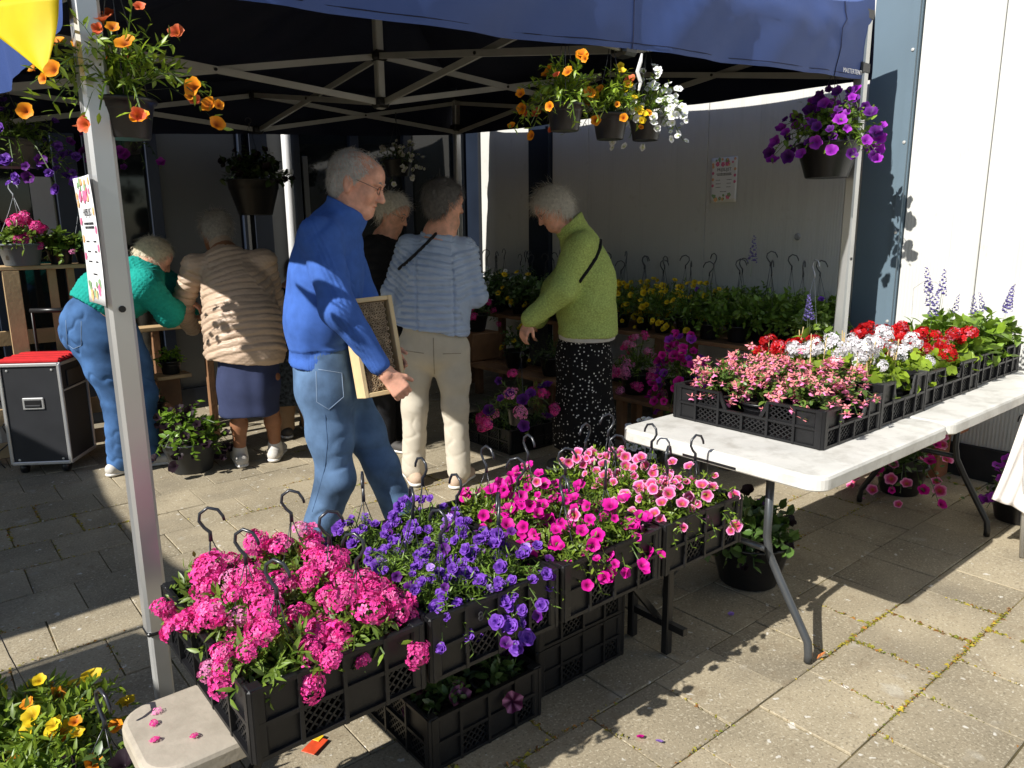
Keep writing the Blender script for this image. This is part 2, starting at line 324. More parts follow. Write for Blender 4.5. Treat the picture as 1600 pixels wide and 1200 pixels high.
def make_tent(label, x0, x1, y0, y1, detail=True, off=toff, lift=0.):
    t = thing('market_tent', label, 'tent', ((x0 + x1) / 2, (y0 + y1) / 2, 0)); xm, ym = (x0 + x1) / 2, (y0 + y1) / 2
    def Lc(p): return (p[0] - xm, p[1] - ym, p[2])
    cs = [(x0, y0), (x1, y0), (x1, y1), (x0, y1)]; peak = np.array([xm, ym, 3.22 + lift]); hv = .385
    for k in range(4):
        A, B = np.array([*cs[k], 0.]), np.array([*cs[(k + 1) % 4], 0.]); n, m_ = 60, 12; V = []
        out = nrm(np.cross(B - A, UZ))
        def eave(s):
            p = A * (1 - s) + B * s; sag = .055 * abs(math.sin(2 * math.pi * s)) ; p = p.copy(); p[2] = 2.625 + lift + off(p[0], p[1]) - sag + .03 * math.exp(-(min(s, 1 - s) / .03) ** 2); return p
        for i in range(n + 1):
            s = i / n; e = eave(s)
            for j in range(m_ + 1):
                v = j / m_; p = e * (1 - v) + peak * v; p[2] -= .16 * math.sin(math.pi * v) * (1 - .35 * abs(2 * s - 1)) * (1 - v * .4); p[2] += .012 * math.sin(s * 37 + v * 9) * math.sin(math.pi * v) * math.sin(math.pi * s); V.append(Lc(p))
        Fc = np.array([(i * (m_ + 1) + j, (i + 1) * (m_ + 1) + j, (i + 1) * (m_ + 1) + j + 1, i * (m_ + 1) + j + 1) for i in range(n) for j in range(m_)])
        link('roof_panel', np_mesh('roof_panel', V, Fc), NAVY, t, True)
        V = []; m_ = 8; n = 60
        for i in range(n + 1):
            s = i / n; e = eave(s)
            zb = 2.225 + .03 * (1 - s if k == 0 else 0) + lift + off(e[0], e[1]) - .012 * math.sin(math.pi * ((2 * s) % 1)) - (.05 if detail and k == 3 else 0)
            for j in range(m_ + 1):
                v = j / m_; p = e.copy(); p[2] = e[2] * (1 - v) + zb * v
                w = .010 * math.sin(s * 41 + 3 * v) * v + .012 * math.sin(s * 23 + 2.2 * v) * v + .02 * math.sin(s * 9 + 1.3 + k) * v + .006 * math.sin(s * 90 + 9 * v) * math.sin(s * 13) + .02 * math.sin(math.pi * v) * math.sin(2 * math.pi * s) ** 2
                # diagonal tension folds from the corners
                for c0 in (0, .5, 1): d = abs(s - c0); w += .022 * math.exp(-((d - .16 * (1 - v)) / .025) ** 2) * (1 - v) + .016 * math.exp(-((d - .3 * (1 - v)) / .03) ** 2) * (1 - v)
                p = p + out * (w + .012) * min(1., v * 4); V.append(Lc(p))
        Fc = np.array([(i * (m_ + 1) + j, i * (m_ + 1) + j + 1, (i + 1) * (m_ + 1) + j + 1, (i + 1) * (m_ + 1) + j) for i in range(n) for j in range(m_)])
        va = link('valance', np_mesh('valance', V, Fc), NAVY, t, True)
        if detail and k == 0:
            SEAM = mat('seam_thread', (.004, .007, .03), .8, .2, 20)
            for s0, s1 in ((.502, .502), (.895, .915)):
                pts = []
                for j in range(9):
                    v = j / 8; s = s1 * (1 - v) + s0 * v; i = int(round(s * n)); i = min(i, n); q = np.array(V[i * (m_ + 1) + j]); pts.append(q + np.array([0, -.003, 0]))
                mb = MB(); mb.tube(pts, .0022, 5); mb.build('seam', SEAM, va)
            hm_ = [np.array(V[i * (m_ + 1) + 8]) + np.array([0, -.003, .022]) for i in range(n + 1)]; MB().tube(hm_, .0016, 4).build('hem_stitch', SEAM, va)
            i = int(.925 * n); q = np.array(V[i * (m_ + 1) + 7])
            M = Matrix.Translation(q + np.array([-.01, -.022, -.028])) @ Matrix.Rotation(math.radians(-1.5), 4, 'Y') @ Matrix.Rotation(math.pi / 2, 4, 'X')
            text_mesh('lettering', 'MASTERTENT', .034, mat('white_print', (.8, .8, .8), .6, .03, 5), va, M)
    for (x, y) in cs:
        z1 = 2.6 + lift + off(x, y); sx, sy = np.sign(xm - x), np.sign(ym - y); px_, py_ = x + sx * .03, y + sy * .03
        mb = MB(); mb.rbox(Lc((px_, py_, (.36 + z1) / 2)), (.062, .062, z1 - .36), .009); po = mb.build('post', ALU, t)
        mb = MB(); mb.rbox(Lc((px_, py_, .19)), (.048, .048, .36), .006); mb.build('inner_leg', ALUD, po)
        mb = MB(); mb.rbox(Lc((px_, py_, .365)), (.066, .066, .014), .004); mb.build('leg_collar', BLACKM, po)
        mb = MB(); mb.rbox(Lc((px_, py_, .008)), (.12, .12, .012), .003); mb.build('foot_plate', ALUD, po)
        for dz in (-.02, -.3):
            mb = MB(); mb.rbox(Lc((px_ + sx * .012, py_ + sy * .012, z1 + dz - .02)), (.095, .095, .06), .008); mb.build('bracket', BLACKM, po)
        mb = MB(); mb.lathe([(.0, .003), (.009, .003), (.009, 0)], 10); h = mb.build('pin_hole', BLACKM, po); h.rotation_euler = (math.pi / 2, 0, 0); h.location = Lc((px_, py_ - .0315, 1.30))
    UP, LO = 2.51 + lift, 2.245 + lift
    def J(a, b, z): return np.array(Lc((a, b, z + off(a, b))))
    mids = [(xm, y0 + .04), (x1 - .04, ym), (xm, y1 - .04), (x0 + .04, ym)]; c = (xm, ym)
    def xbars(P, Q, sd):
        d = nrm(np.array([*(np.array(Q) - np.array(P)), 0])); s = np.cross(d, UZ) * .012
        for za, zb, k in ((UP, LO, 1), (LO, UP, -1)):
            mb = MB(); mb.bar(J(*P, za) + s * k, J(*Q, zb) + s * k, .016, .034); br = mb.build('truss_bar', ALUD, t)
        mid = (J(*P, UP) + J(*Q, LO)) / 2; mb = MB(); mb.tube([mid - s * 2.2, mid + s * 2.2], .009, 8); mb.build('pivot_bolt', BLACKM, t)
    for k in range(4):
        A, B = np.array(cs[k]), np.array(cs[(k + 1) % 4]); ins = (np.array([xm, ym]) - (A + B) / 2); ins = ins / np.linalg.norm(ins) * .04; M = np.array(mids[k])
        xbars(A + ins + nrm(B - A)[:2] * .05, M, 1); xbars(M, B + ins - nrm(B - A)[:2] * .05, 1); xbars(c, tuple(M), 1)
    mb = MB(); mb.rbox(J(*c, 2.72) , (.05, .05, 1.02), .007); cp = mb.build('centre_pole', ALUD, t)
    for z in (UP, LO):
        for q in [c] + mids: mb = MB(); mb.rbox(J(*q, z), (.085, .085, .06), .012); mb.build('joint_block', BLACKM, t)
    return t
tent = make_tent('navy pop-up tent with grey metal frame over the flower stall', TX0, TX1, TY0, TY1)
mb = MB(); pts = [px(1003, 84, 3.22), px(1001, 96, 3.21), px(996, 112, 3.2), px(1001, 128, 3.2), px(998, 142, 3.19)]
mb.tube(pts, [.004, .008, .008, .008, .004], 6); o = mb.build('zip_strap', mat('white_webbing', (.6, .6, .6), .8, .1, 30)); o.parent = tent; o.location = -Vector((TXM, TYM, 0))
# a second tent inferred from its shadow; unseen banner added to shade the paving
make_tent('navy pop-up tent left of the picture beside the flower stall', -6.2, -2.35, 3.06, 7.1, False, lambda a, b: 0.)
bs = thing('shade_banner', 'unseen navy banner added left of the picture to shade the paving', 'banner', (-2.3, 2.34, 0))
V = []
for i in range(13):
    for j in range(13):
        u, v = j / 12, i / 12; zt = 2.42 + .07 * math.sin(math.pi * u) - .1 * u; V.append((.03 * math.sin(u * 7 + v * 2), (u - .5) * .86, .25 + v * (zt - .25)))
link('shade_banner_cloth', np_mesh('shade_banner_cloth', V, np.array([(i * 13 + j, i * 13 + j + 1, (i + 1) * 13 + j + 1, (i + 1) * 13 + j) for i in range(12) for j in range(12)])), NAVY, bs, True)
for y in (-.45, .45): MB().tube([(0, y, .01), (0, y, 2.4)], .014, 10).build('pole', ALU, bs, True); MB().rbox((0, y, .012), (.3, .05, .02), .004).build('foot', BLACKM, bs)
# ---------------------------------------------------------------- bunting
def cloth_tri(pts, nseg, bulge, nv, name, m, parent, crease=.006):
    A, B, T = [np.asarray(p, float) for p in pts]; V = []; Fc = []
    for i in range(nseg + 1):
        v = i / nseg; L_, R_ = A * (1 - v) + T * v, B * (1 - v) + T * v
        for j in range(nseg + 1):
            u = j / nseg; p = L_ * (1 - u) + R_ * u; p = p + nv * (bulge * math.sin(math.pi * u) * (1 - v) + crease * math.sin(9 * u + 5 * v) * (1 - v) + .03 * v * v); V.append(p)
    n = nseg + 1
    Fc = np.array([(i * n + j, i * n + j + 1, (i + 1) * n + j + 1, (i + 1) * n + j) for i in range(nseg) for j in range(nseg)])
    o = link(name, np_mesh(name, V, Fc), m, parent, True); md = o.modifiers.new('thick', 'SOLIDIFY'); md.thickness = .0012; return o
bun = thing('bunting', 'yellow and blue pennant bunting hanging at the tent corner', 'bunting')
YEL = mat('yellow_pennant_cloth', (.78, .62, .005), .6, .06, 14, trans=.35); BLU = mat('blue_pennant_cloth', (.02, .09, .5), .6, .08, 14, trans=.25)
cloth_tri([px(-62, 12, 2.0), px(93, -8, 1.86), px(84, 121, 1.86)], 12, .016, -CF, 'pennant', YEL, bun)
cloth_tri([px(-150, -30, 2.15), px(42, 14, 2.08), px(-34, 96, 2.1)], 12, .03, -CF, 'pennant', BLU, bun)
mb = MB(); mb.tube([px(-150, -34, 2.15), px(-62, 8, 2.0), px(20, -2, 1.93), px(96, -12, 1.86)], .003, 6); mb.build('cord', YEL, bun)
# ---------------------------------------------------------------- price lists
PAPER = mat('white_paper', (.8, .8, .8), .6, .02, 6); INK = mat('black_ink', (.03, .03, .035), .7, .1, 30)
PINKI = mat('pink_print', (.75, .16, .3), .7, .2, 40); ORI = mat('orange_print', (.8, .45, .2), .7, .2, 40); GRI = mat('green_print', (.25, .4, .2), .7, .2, 40)
def poster(label, M, w, h, curl=0.):
    t = thing('price_list', label, 'poster'); t.matrix_world = M
    V = []; n = 10
    for i in range(n + 1):
        for j in range(n + 1):
            u, v = j / n - .5, i / n - .5; V.append((u * w, v * h, curl * (v * v * 1.5 + .3 * v + u * u)))
    me = np_mesh('sheet', V, np.array([(i * (n + 1) + j, i * (n + 1) + j + 1, (i + 1) * (n + 1) + j + 1, (i + 1) * (n + 1) + j) for i in range(n) for j in range(n)])); sh = link('sheet', me, PAPER, t, True)
    sm = sh.modifiers.new('thick', 'SOLIDIFY'); sm.thickness = .0006; sm.offset = -1
    def zc(x, y): u, v = x / w, y / h; return curl * (v * v * 1.5 + .3 * v + u * u) + .0012
    rs = random.Random(5)
    for y0, ms, k in ((.40, (PINKI, ORI, GRI), 14), (-.40, (PINKI, GRI, ORI), 10)):
        for q in range(k):
            x = rs.uniform(-.44, .44) * w; y = (y0 + rs.uniform(-.07, .07)) * h; r = rs.uniform(.006, .014); m = rs.choice(ms); mb = MB()
            for p in range(5):
                a = p * 1.257 + q; mb.disc((x + r * .7 * math.cos(a), y + r * .7 * math.sin(a), zc(x, y) + .0001 * p), r * .62, 8)
            mb.build('printed_flower', m, t)
    for q in range(7):
        x = w * .42 * (1 if q % 2 else -1); y = h * (.3 - q * .07); r = .009; mb = MB(); [mb.disc((x + r * .7 * math.cos(p * 1.257), y + r * .7 * math.sin(p * 1.257), zc(x, y) + .0001 * p), r * .6, 8) for p in range(5)]; mb.build('printed_flower', rs.choice((PINKI, PINKI, ORI)), t)
    text_mesh('lettering', 'PRIJSLIJST', w * .135, INK, t, Matrix.Translation((0, h * .2, zc(0, h * .2))), .0002, 'CENTER')
    for y, xs in ((.14, ((-.28, .28),)), (.11, ((-.25, .25),)), (.0, ((-.3, -.14), (.12, .28))), (-.08, ((-.3, -.12), (.12, .28))), (-.16, ((-.3, -.12), (.12, .28))), (-.26, ((-.12, .12),))):
        for xa, xb in xs:
            mb = MB(); x = xa
            while x < xb: wd = rs.uniform(.02, .04); mb.box(((x + wd / 2) * w, y * h, zc(x * w, y * h)), (wd * w, .013 * h if y < .1 else .02 * h, .0004)); x += wd + .015
            mb.build('printed_line', INK, t)
    return t
def basis(x, y, z, c): M = Matrix.Identity(4); [M.__setitem__((i), (x[i], y[i], z[i], c[i])) for i in range(3)]; return M
poster('floral price list taped to the left tent post', basis((0, -1, 0), (0, 0, 1), (-1, 0, 0), (.425, 2.255, 1.475)), .2, .33, .012)
poster('floral price list on the shaded white wall', basis((0, -1, 0), (0, 0, 1), (-1, 0, 0), (WX - .012, 3.39, 1.83)), .225, .32, .004)
# ================================================================ plants
def inst(proto, T, Rm, Sc):
    """proto (V,F,C); T (n,3); Rm (n,3,3); Sc (n,) -> joined arrays"""
    V, Fc, C = proto; n = len(T); W_ = np.einsum('nij,kj->nki', Rm, V) * np.asarray(Sc)[:, None, None] + T[:, None, :]
    k = len(V); FF = (Fc[None] + (np.arange(n) * k)[:, None, None]).reshape(-1, Fc.shape[1])
    CC = np.broadcast_to(C[None], (n, k, 3)).reshape(-1, 3); return W_.reshape(-1, 3), FF, CC.copy()
def frames(zv, rs, xv=None):
    z = zv / (np.linalg.norm(zv, axis=1, keepdims=True) + 1e-9); r = rs.normal(size=z.shape) if xv is None else xv
    x = r - z * (r * z).sum(1, keepdims=True); x /= (np.linalg.norm(x, axis=1, keepdims=True) + 1e-9); y = np.cross(z, x); return np.stack([x, y, z], 2)
def leaf_proto(L=1., w=.3, fold=.12, curl=.15, kind='lance'):
    # leaf lies along +x, normal +z
    ts = (0, .3, .65, 1.) if kind == 'lance' else (0, .2, .6, 1.); ws = (.04, 1., .75, .0) if kind == 'lance' else (.05, .9, 1., .15)
    V = []; 
    for t, q in zip(ts, ws): z = -curl * t * t; V += [(t * L, -w / 2 * q, z + fold * w * q), (t * L, 0, z), (t * L, w / 2 * q, z + fold * w * q)]
    Fc = []; 
    for i in range(3): a = i * 3; Fc += [(a, a + 3, a + 4, a + 1), (a + 1, a + 4, a + 5, a + 2)]
    return np.array(V), np.array(Fc), np.ones((12, 3))
LANCE = leaf_proto(1, .3); OVAL = leaf_proto(1, .55, .1, .2, 'oval'); NARROW = leaf_proto(1, .17, .15, .25)
def geranium_leaf():
    n = 12; V = [(0, 0, -.06)]; 
    for j in range(n): a = 2 * math.pi * j / n + .26; r = .5 * (1 if j % 2 else .86) * (.35 if j == n - 1 else 1); V.append((r * math.cos(a), r * math.sin(a), .05 * math.sin(3 * a)))
    return np.array(V), np.array([(0, 1 + j, 1 + (j + 1) % n) for j in range(n)]), np.ones((n + 1, 3))
GERLEAF = geranium_leaf()
def foliage(rs, R, Hh, ns, nl, ll, proto=LANCE, droop=.25, base=(0, 0, 0), cols=((1, 1, 1), (1.5, 1.35, .9)), flat=1., stems=True, spread=1., stemcol=(.8, .9, .6)):
    """a mound of leafy stems rising from a pot: returns V,F,C and the stem tips"""
    az = rs.uniform(0, 2 * np.pi, ns); el = np.arccos(rs.uniform(.02, 1, ns) ** .8); el = np.clip(el * spread, 0, 1.9)
    d = np.stack([np.sin(el) * np.cos(az), np.sin(el) * np.sin(az) * flat, np.cos(el)], 1); Ls = rs.uniform(.72, 1.08, ns)
    Sx = np.array([R, R, Hh])
    def pos(k, t): p = d[k] * Sx * (Ls[k] * t)[:, None]; p[:, 2] -= droop * R * (t * np.sin(el[k])) ** 2.2; p[:, 2] += .25 * Hh * np.sin(t * np.pi) * np.sin(el[k]); return p + np.array(base)
    k = np.repeat(np.arange(ns), nl); t = np.tile(np.linspace(.28, 1.0, nl), ns) + rs.normal(0, .03, ns * nl)
    P = pos(k, t); tan = pos(k, t + .05) - pos(k, t - .05); tan /= np.linalg.norm(tan, axis=1, keepdims=True)
    side = np.cross(tan, rs.normal(size=tan.shape)); side /= np.linalg.norm(side, axis=1, keepdims=True)
    ld = tan * rs.uniform(.2, .9, len(P))[:, None] + side + np.array([0, 0, .25]); ld /= np.linalg.norm(ld, axis=1, keepdims=True)
    up = np.array([0, 0, 1.]) + tan * .4 + rs.normal(0, .35, ld.shape); y = np.cross(up, ld); y /= np.linalg.norm(y, axis=1, keepdims=True); z = np.cross(ld, y)
    sc = ll * rs.uniform(.65, 1.2, len(P)) * (1.1 - .35 * np.clip(t, 0, 1))
    V, Fc, C = inst(proto, P, np.stack([ld, y, z], 2), sc)
    mix = rs.random(len(P)) * .7 + .3 * np.clip(t, 0, 1); c = np.array(cols[0])[None] * (1 - mix)[:, None] + np.array(cols[1])[None] * mix[:, None]; c *= rs.uniform(.75, 1.25, (len(P), 1))
    C = np.repeat(c, len(proto[0]), 0); Fs = [Fc]
    if stems:
        T = np.linspace(0, 1, 5); SV = []; SF = []; w = ll * .035 + .0006
        for i in range(ns):
            p = pos(np.full(5, i), T); sd = nrm(np.cross(p[4] - p[0], rs.normal(size=3))) * w; o = len(V) + len(SV)
            for q in p: SV += [q - sd, q + sd]
            SF += [(o + 2 * a, o + 2 * a + 2, o + 2 * a + 3, o + 2 * a + 1) for a in range(4)]
        V = np.vstack([V, SV]); C = np.vstack([C, np.tile(np.array(stemcol) * .8, (len(SV), 1))])
        if Fc.shape[1] == 4: Fs = [np.vstack([Fc, np.array(SF)])]
        else: Fs = [Fc, np.array(SF)]
    return V, Fs, C, pos, d
# flower prototypes: face +z, radius about 1
def trumpet(cin, cmid, cout, lobes=5, cup=.35, ruff=.08, rs=None, star=None):
    n = lobes * 3; rs = rs or np.random.default_rng(1); V = [(0, 0, -.55)]; C = [cin]
    for ri, (r, z, c) in enumerate(((.16, -.18, cin), (.58, cup * .3, cmid), (1., cup, cout))):
        for j in range(n):
            a = 2 * math.pi * j / n; q = r * (.86 if j % 3 == 0 and ri == 2 else 1) * (1 + rs.normal(0, .04)); V.append((q * math.cos(a), q * math.sin(a), z + (rs.normal(0, ruff) if ri else 0))); C.append(star if (star is not None and ri > 0 and j % 3 == 1) else c)
    Fc = [(0, 1 + j, 1 + (j + 1) % n, 1 + (j + 1) % n) for j in range(n)]
    Fc = [(0, 1 + j, 1 + (j + 1) % n) for j in range(n)]
    for ri in range(2):
        o = 1 + ri * n; 
        for j in range(n): a, b, c_, d = o + j, o + (j + 1) % n, o + n + (j + 1) % n, o + n + j; Fc += [(a, d, c_), (a, c_, b)]
    return np.array(V), np.array(Fc), np.array(C)
def join(*ps):
    V = []; Fc = []; C = []; o = 0
    for v, f, c in ps: V.append(v); Fc.append(f + o); C.append(c); o += len(v)
    return np.vstack(V), np.vstack(Fc), np.vstack(C)
def xf(p, s=1., t=(0, 0, 0), R=None):
    v = p[0] * s; v = v if R is None else v @ np.asarray(R).T
    return v + np.array(t), p[1], p[2]
def double_flower(c1, c2, rs):
    a = trumpet(np.array(c2) * .6, c2, c1, 5, .25, .1, rs); b = xf(trumpet(c2, c1, np.array(c1) * 1.15, 5, .4, .24, rs), .74, (0, 0, .12), rotz(.6)); d = xf(trumpet(c2, c2, c1, 5, .6, .26, rs), .42, (0, 0, .2), rotz(.2)); return join(a, b, d)
def cluster(nf, c1, c2, rs, hem=.75, petals=5, fr=.27, cen=None, jit=.25):
    """a rounded head of small florets (verbena, geranium)"""
    out = []; sq = rs.uniform(.75, 1.2, 2)
    for i in range(nf):
        z = 1 - (i + .5) / nf * (1 + hem * .35); z = max(z, -.35); th = i * 2.39996 + rs.normal(0, .2); r = math.sqrt(max(0, 1 - z * z)); nrmv = nrm((r * math.cos(th), r * math.sin(th), z + .15)); p = np.array([r * math.cos(th), r * math.sin(th), z * hem]) * rs.uniform(.7, 1.12) * np.array([sq[0], sq[1], 1])
        x = nrm(np.cross(nrmv, rs.normal(size=3))); y = np.cross(nrmv, x); V = [p - nrmv * .05]; Fc = []; C = [cen if cen is not None else np.array(c2) * .7]; t = rs.random(); c = np.array(c1) * t + np.array(c2) * (1 - t); c = c * rs.uniform(.7, 1.2) if rs.random() < .88 else c * .6 + np.array([.36, .18, .25]) * (c1[0] > .5) * (c1[1] < .3)
        for k in range(petals):
            a = 2 * math.pi * k / petals + rs.normal(0, .12); w = .55; o = len(V); f = fr * rs.uniform(.85, 1.15)
            e = lambda an, q, h: p + (x * math.cos(an) + y * math.sin(an)) * f * q + nrmv * (h * f + rs.normal(0, .1) * f)
            V += [e(a - w, .75, .15), e(a, 1.15, .0), e(a + w, .75, .15)]; C += [c * rs.uniform(.8, 1.15), c * rs.uniform(.9, 1.25), c * rs.uniform(.8, 1.15)]; Fc += [(0, o, o + 1), (0, o + 1, o + 2)]
        out.append((np.array(V), np.array(Fc), np.array(C)))
    return join(*out)
def fuchsia(rs, c1, c2):
    """drooping: sepals swept back on a tube, paler skirt below; hangs along -z from the origin"""
    out = []; V = []; Fc = []; C = []
    for z, r in ((0, .08), (-.45, .13)):
        for j in range(5): a = j * 1.2566; V.append((r * math.cos(a), r * math.sin(a), z)); C.append(c1)
    for j in range(5): Fc += [(j, 5 + j, 5 + (j + 1) % 5), (j, 5 + (j + 1) % 5, (j + 1) % 5)]
    for k in range(4):
        a = k * 1.57 + .4; d = np.array([math.cos(a), math.sin(a), 0]); s = np.array([-math.sin(a), math.cos(a), 0]); o = len(V); lift = rs.uniform(-.1, .35)
        V += [d * .1 + np.array([0, 0, -.42]), d * .5 - s * .27 + np.array([0, 0, -.5 + lift * .4]), d * .5 + s * .27 + np.array([0, 0, -.5 + lift * .4]), d * 1. + np.array([0, 0, -.5 + lift])]; C += [c1, c1, c1, np.array(c1) * 1.1]; Fc += [(o, o + 1, o + 3), (o, o + 3, o + 2)]
    sk = trumpet(c2, c2, np.array(c2) * 1.1, 4, .5, .1, rs); sk = xf(sk, .46, (0, 0, -.75), np.diag([1, -1, -1.])); 
    return join((np.array(V, float), np.array(Fc), np.array(C, float)), sk)
def spike(rs, c1, c2, n=34):
    out = []
    for i in range(n):
        t = i / n; a = i * 2.4; r = .09 * (1 - t * .75); p = np.array([r * math.cos(a), r * math.sin(a), t]); q = .09 * (1 - .6 * t); m = p * np.array([1.9, 1.9, 1]) + np.array([0, 0, .015])
        s = np.array([-math.sin(a), math.cos(a), 0]) * q; V = [p, m - s, m + np.array([math.cos(a), math.sin(a), .5]) * q * .6, m + s, m + np.array([0, 0, q])]; k = rs.random()
        out.append((np.array(V), np.array([(0, 1, 2), (0, 2, 3), (1, 4, 3)]), np.tile(np.array(c1) * k + np.array(c2) * (1 - k), (5, 1))))
    st = np.array([(-.012, 0, -.5), (.012, 0, -.5), (.008, 0, 1), (0, .012, -.5)]); out.append((st, np.array([(0, 1, 2), (1, 3, 2)]), np.tile((.2, .25, .15), (4, 1)))); return join(*out)
_r = np.random.default_rng(3)
def protos(fn, n, name):
    r = []
    for i in range(n): V, Fc, C = fn(); r.append(np_mesh(name, V, Fc, C)); r[-1].materials.append(PETAL)
    for me in r: me.polygons.foreach_set('use_smooth', np.ones(len(me.polygons), bool))
    return r
HOTP, HOTP2 = (.93, .03, .32), (.92, .2, .5)
FL = dict(
    verbena=protos(lambda: cluster(30, HOTP, (.88, .09, .40), _r, .5, 5, .29), 7, 'verbena_head'),
    verbena_pale=protos(lambda: cluster(22, HOTP2, (.9, .32, .58), _r, .6, 5, .27), 2, 'verbena_head'),
    purple=protos(lambda: double_flower((.20, .068, .47), (.11, .028, .31), _r), 4, 'purple_flower'),
    lilac=protos(lambda: double_flower((.45, .28, .72), (.38, .2, .66), _r), 2, 'lilac_flower'),
    magenta=protos(lambda: trumpet((.22, .0, .08), (.62, .006, .27), (.68, .012, .33), 5, .3, .05, _r), 4, 'magenta_flower'),
    pinkeye=protos(lambda: trumpet((.42, .12, .04), (.64, .03, .22), (.88, .40, .64), 5, .25, .05, _r), 4, 'pink_flower'),
    orange=protos(lambda: trumpet((.40, .09, .01), (.85, .26, .012), (.88, .36, .015), 5, .3, .07, _r), 3, 'orange_flower'),
    coral=protos(lambda: trumpet((.5, .12, .02), (.72, .10, .035), (.80, .22, .09), 5, .35, .07, _r), 2, 'coral_flower'),
    yellow=protos(lambda: trumpet((.5, .3, .01), (.75, .52, .015), (.8, .58, .02), 5, .3, .07, _r), 3, 'yellow_flower'),
    white=protos(lambda: trumpet((.7, .75, .4), (.84, .85, .87), (.88, .88, .9), 5, .12, .08, _r), 3, 'white_flower'),
    redger=protos(lambda: cluster(24, (.62, .005, .008), (.42, .003, .006), _r, .45, 5, .34), 3, 'red_geranium_head'),
    whiteger=protos(lambda: cluster(22, (.86, .85, .87), (.8, .76, .8), _r, .55, 5, .34), 3, 'white_geranium_head'),
    fuchsia=protos(lambda: fuchsia(_r, (.86, .30, .32), (.84, .26, .50)), 4, 'fuchsia_flower'),
    spike=protos(lambda: spike(_r, (.12, .09, .30), (.22, .19, .45)), 3, 'salvia_spike'),
    violet=protos(lambda: trumpet((.2, .01, .3), (.30, .02, .42), (.42, .05, .55), 5, .3, .1, _r), 3, 'violet_petunia'),
    violetdark=protos(lambda: trumpet((.05, .005, .1), (.09, .01, .16), (.16, .02, .28), 5, .3, .1, _r), 2, 'dark_violet_petunia'),
    starred=protos(lambda: trumpet((.05, .004, .03), (.06, .006, .035), (.09, .01, .06), 5, .3, .06, _r, star=(.5, .2, .36)), 2, 'dark_striped_petunia'),
    darkleafy=protos(lambda: trumpet((.015, .005, .012), (.018, .008, .014), (.02, .01, .016), 5, .5, .1, _r), 2, 'dark_flower'),
)
def pot_mesh(rt, rb, h, rim=.008):
    mb = MB(); mb.lathe([(rb * .96, 0), (rb, .004), (rt * .93, h * .72), (rt * .95, h * .73), (rt * .97, h - .012), (rt + rim * .6, h - .012), (rt + rim, h - .004), (rt + rim * .6, h), (rt - .002, h - .001), (rt * .93, h - .03)], 22); mb.disc((0, 0, .001), rb * .96, 22); return mb
_POT = {}
def add_pot(t, rt, rb, h, m=None):
    key = (round(rt, 3), round(rb, 3), round(h, 3), (m or POTB).name)
    if key not in _POT:
        a = pot_mesh(rt, rb, h).build('pot', m or POTB, None, True); b = MB().disc((0, 0, h - .018), rt * .94, 18).build('soil', SOIL); _POT[key] = (a.data, b.data); bpy.data.objects.remove(a); bpy.data.objects.remove(b)
    p = link('pot', _POT[key][0], None, t); link('soil', _POT[key][1], None, p); return p
def add_hanger(t, rt, z0, apex, hook=.07, m=None, turn=0., wires=3, lean=(0, 0), hooked=True):
    mb = MB(); A = np.array([lean[0], lean[1], apex])
    for k in range(wires):
        a = turn + 2 * math.pi * k / wires; p = np.array([rt * math.cos(a), rt * math.sin(a), z0]); mid = (p * .35 + A * .65) * np.array([.9, .9, 1]); mb.tube([p, p * .7 + A * .3, mid, A], .0015, 5)
    hg = mb.build('hanger', m or WIRE, t, True)
    if hooked:
        c, s = math.cos(turn), math.sin(turn); r = hook * .34; pts = [A + np.array([0, 0, -.012]), A + np.array([0, 0, .012])]
        prof = [(-.22, .35), (-.42, .62), (-.36, .9), (0, 1.1), (.42, 1.0), (.62, .74), (.66, .58)]
        pts += [A + np.array([c * x * hook * .8, s * x * hook * .8, hook * y]) for x, y in prof]
        mb = MB(); mb.tube(pts, [.0055, .005, .0042, .0042, .0042, .0042, .0042, .004, .0036], 7); mb.build('hook', m or WIRE, hg, True)
    return hg
SEED = [100]
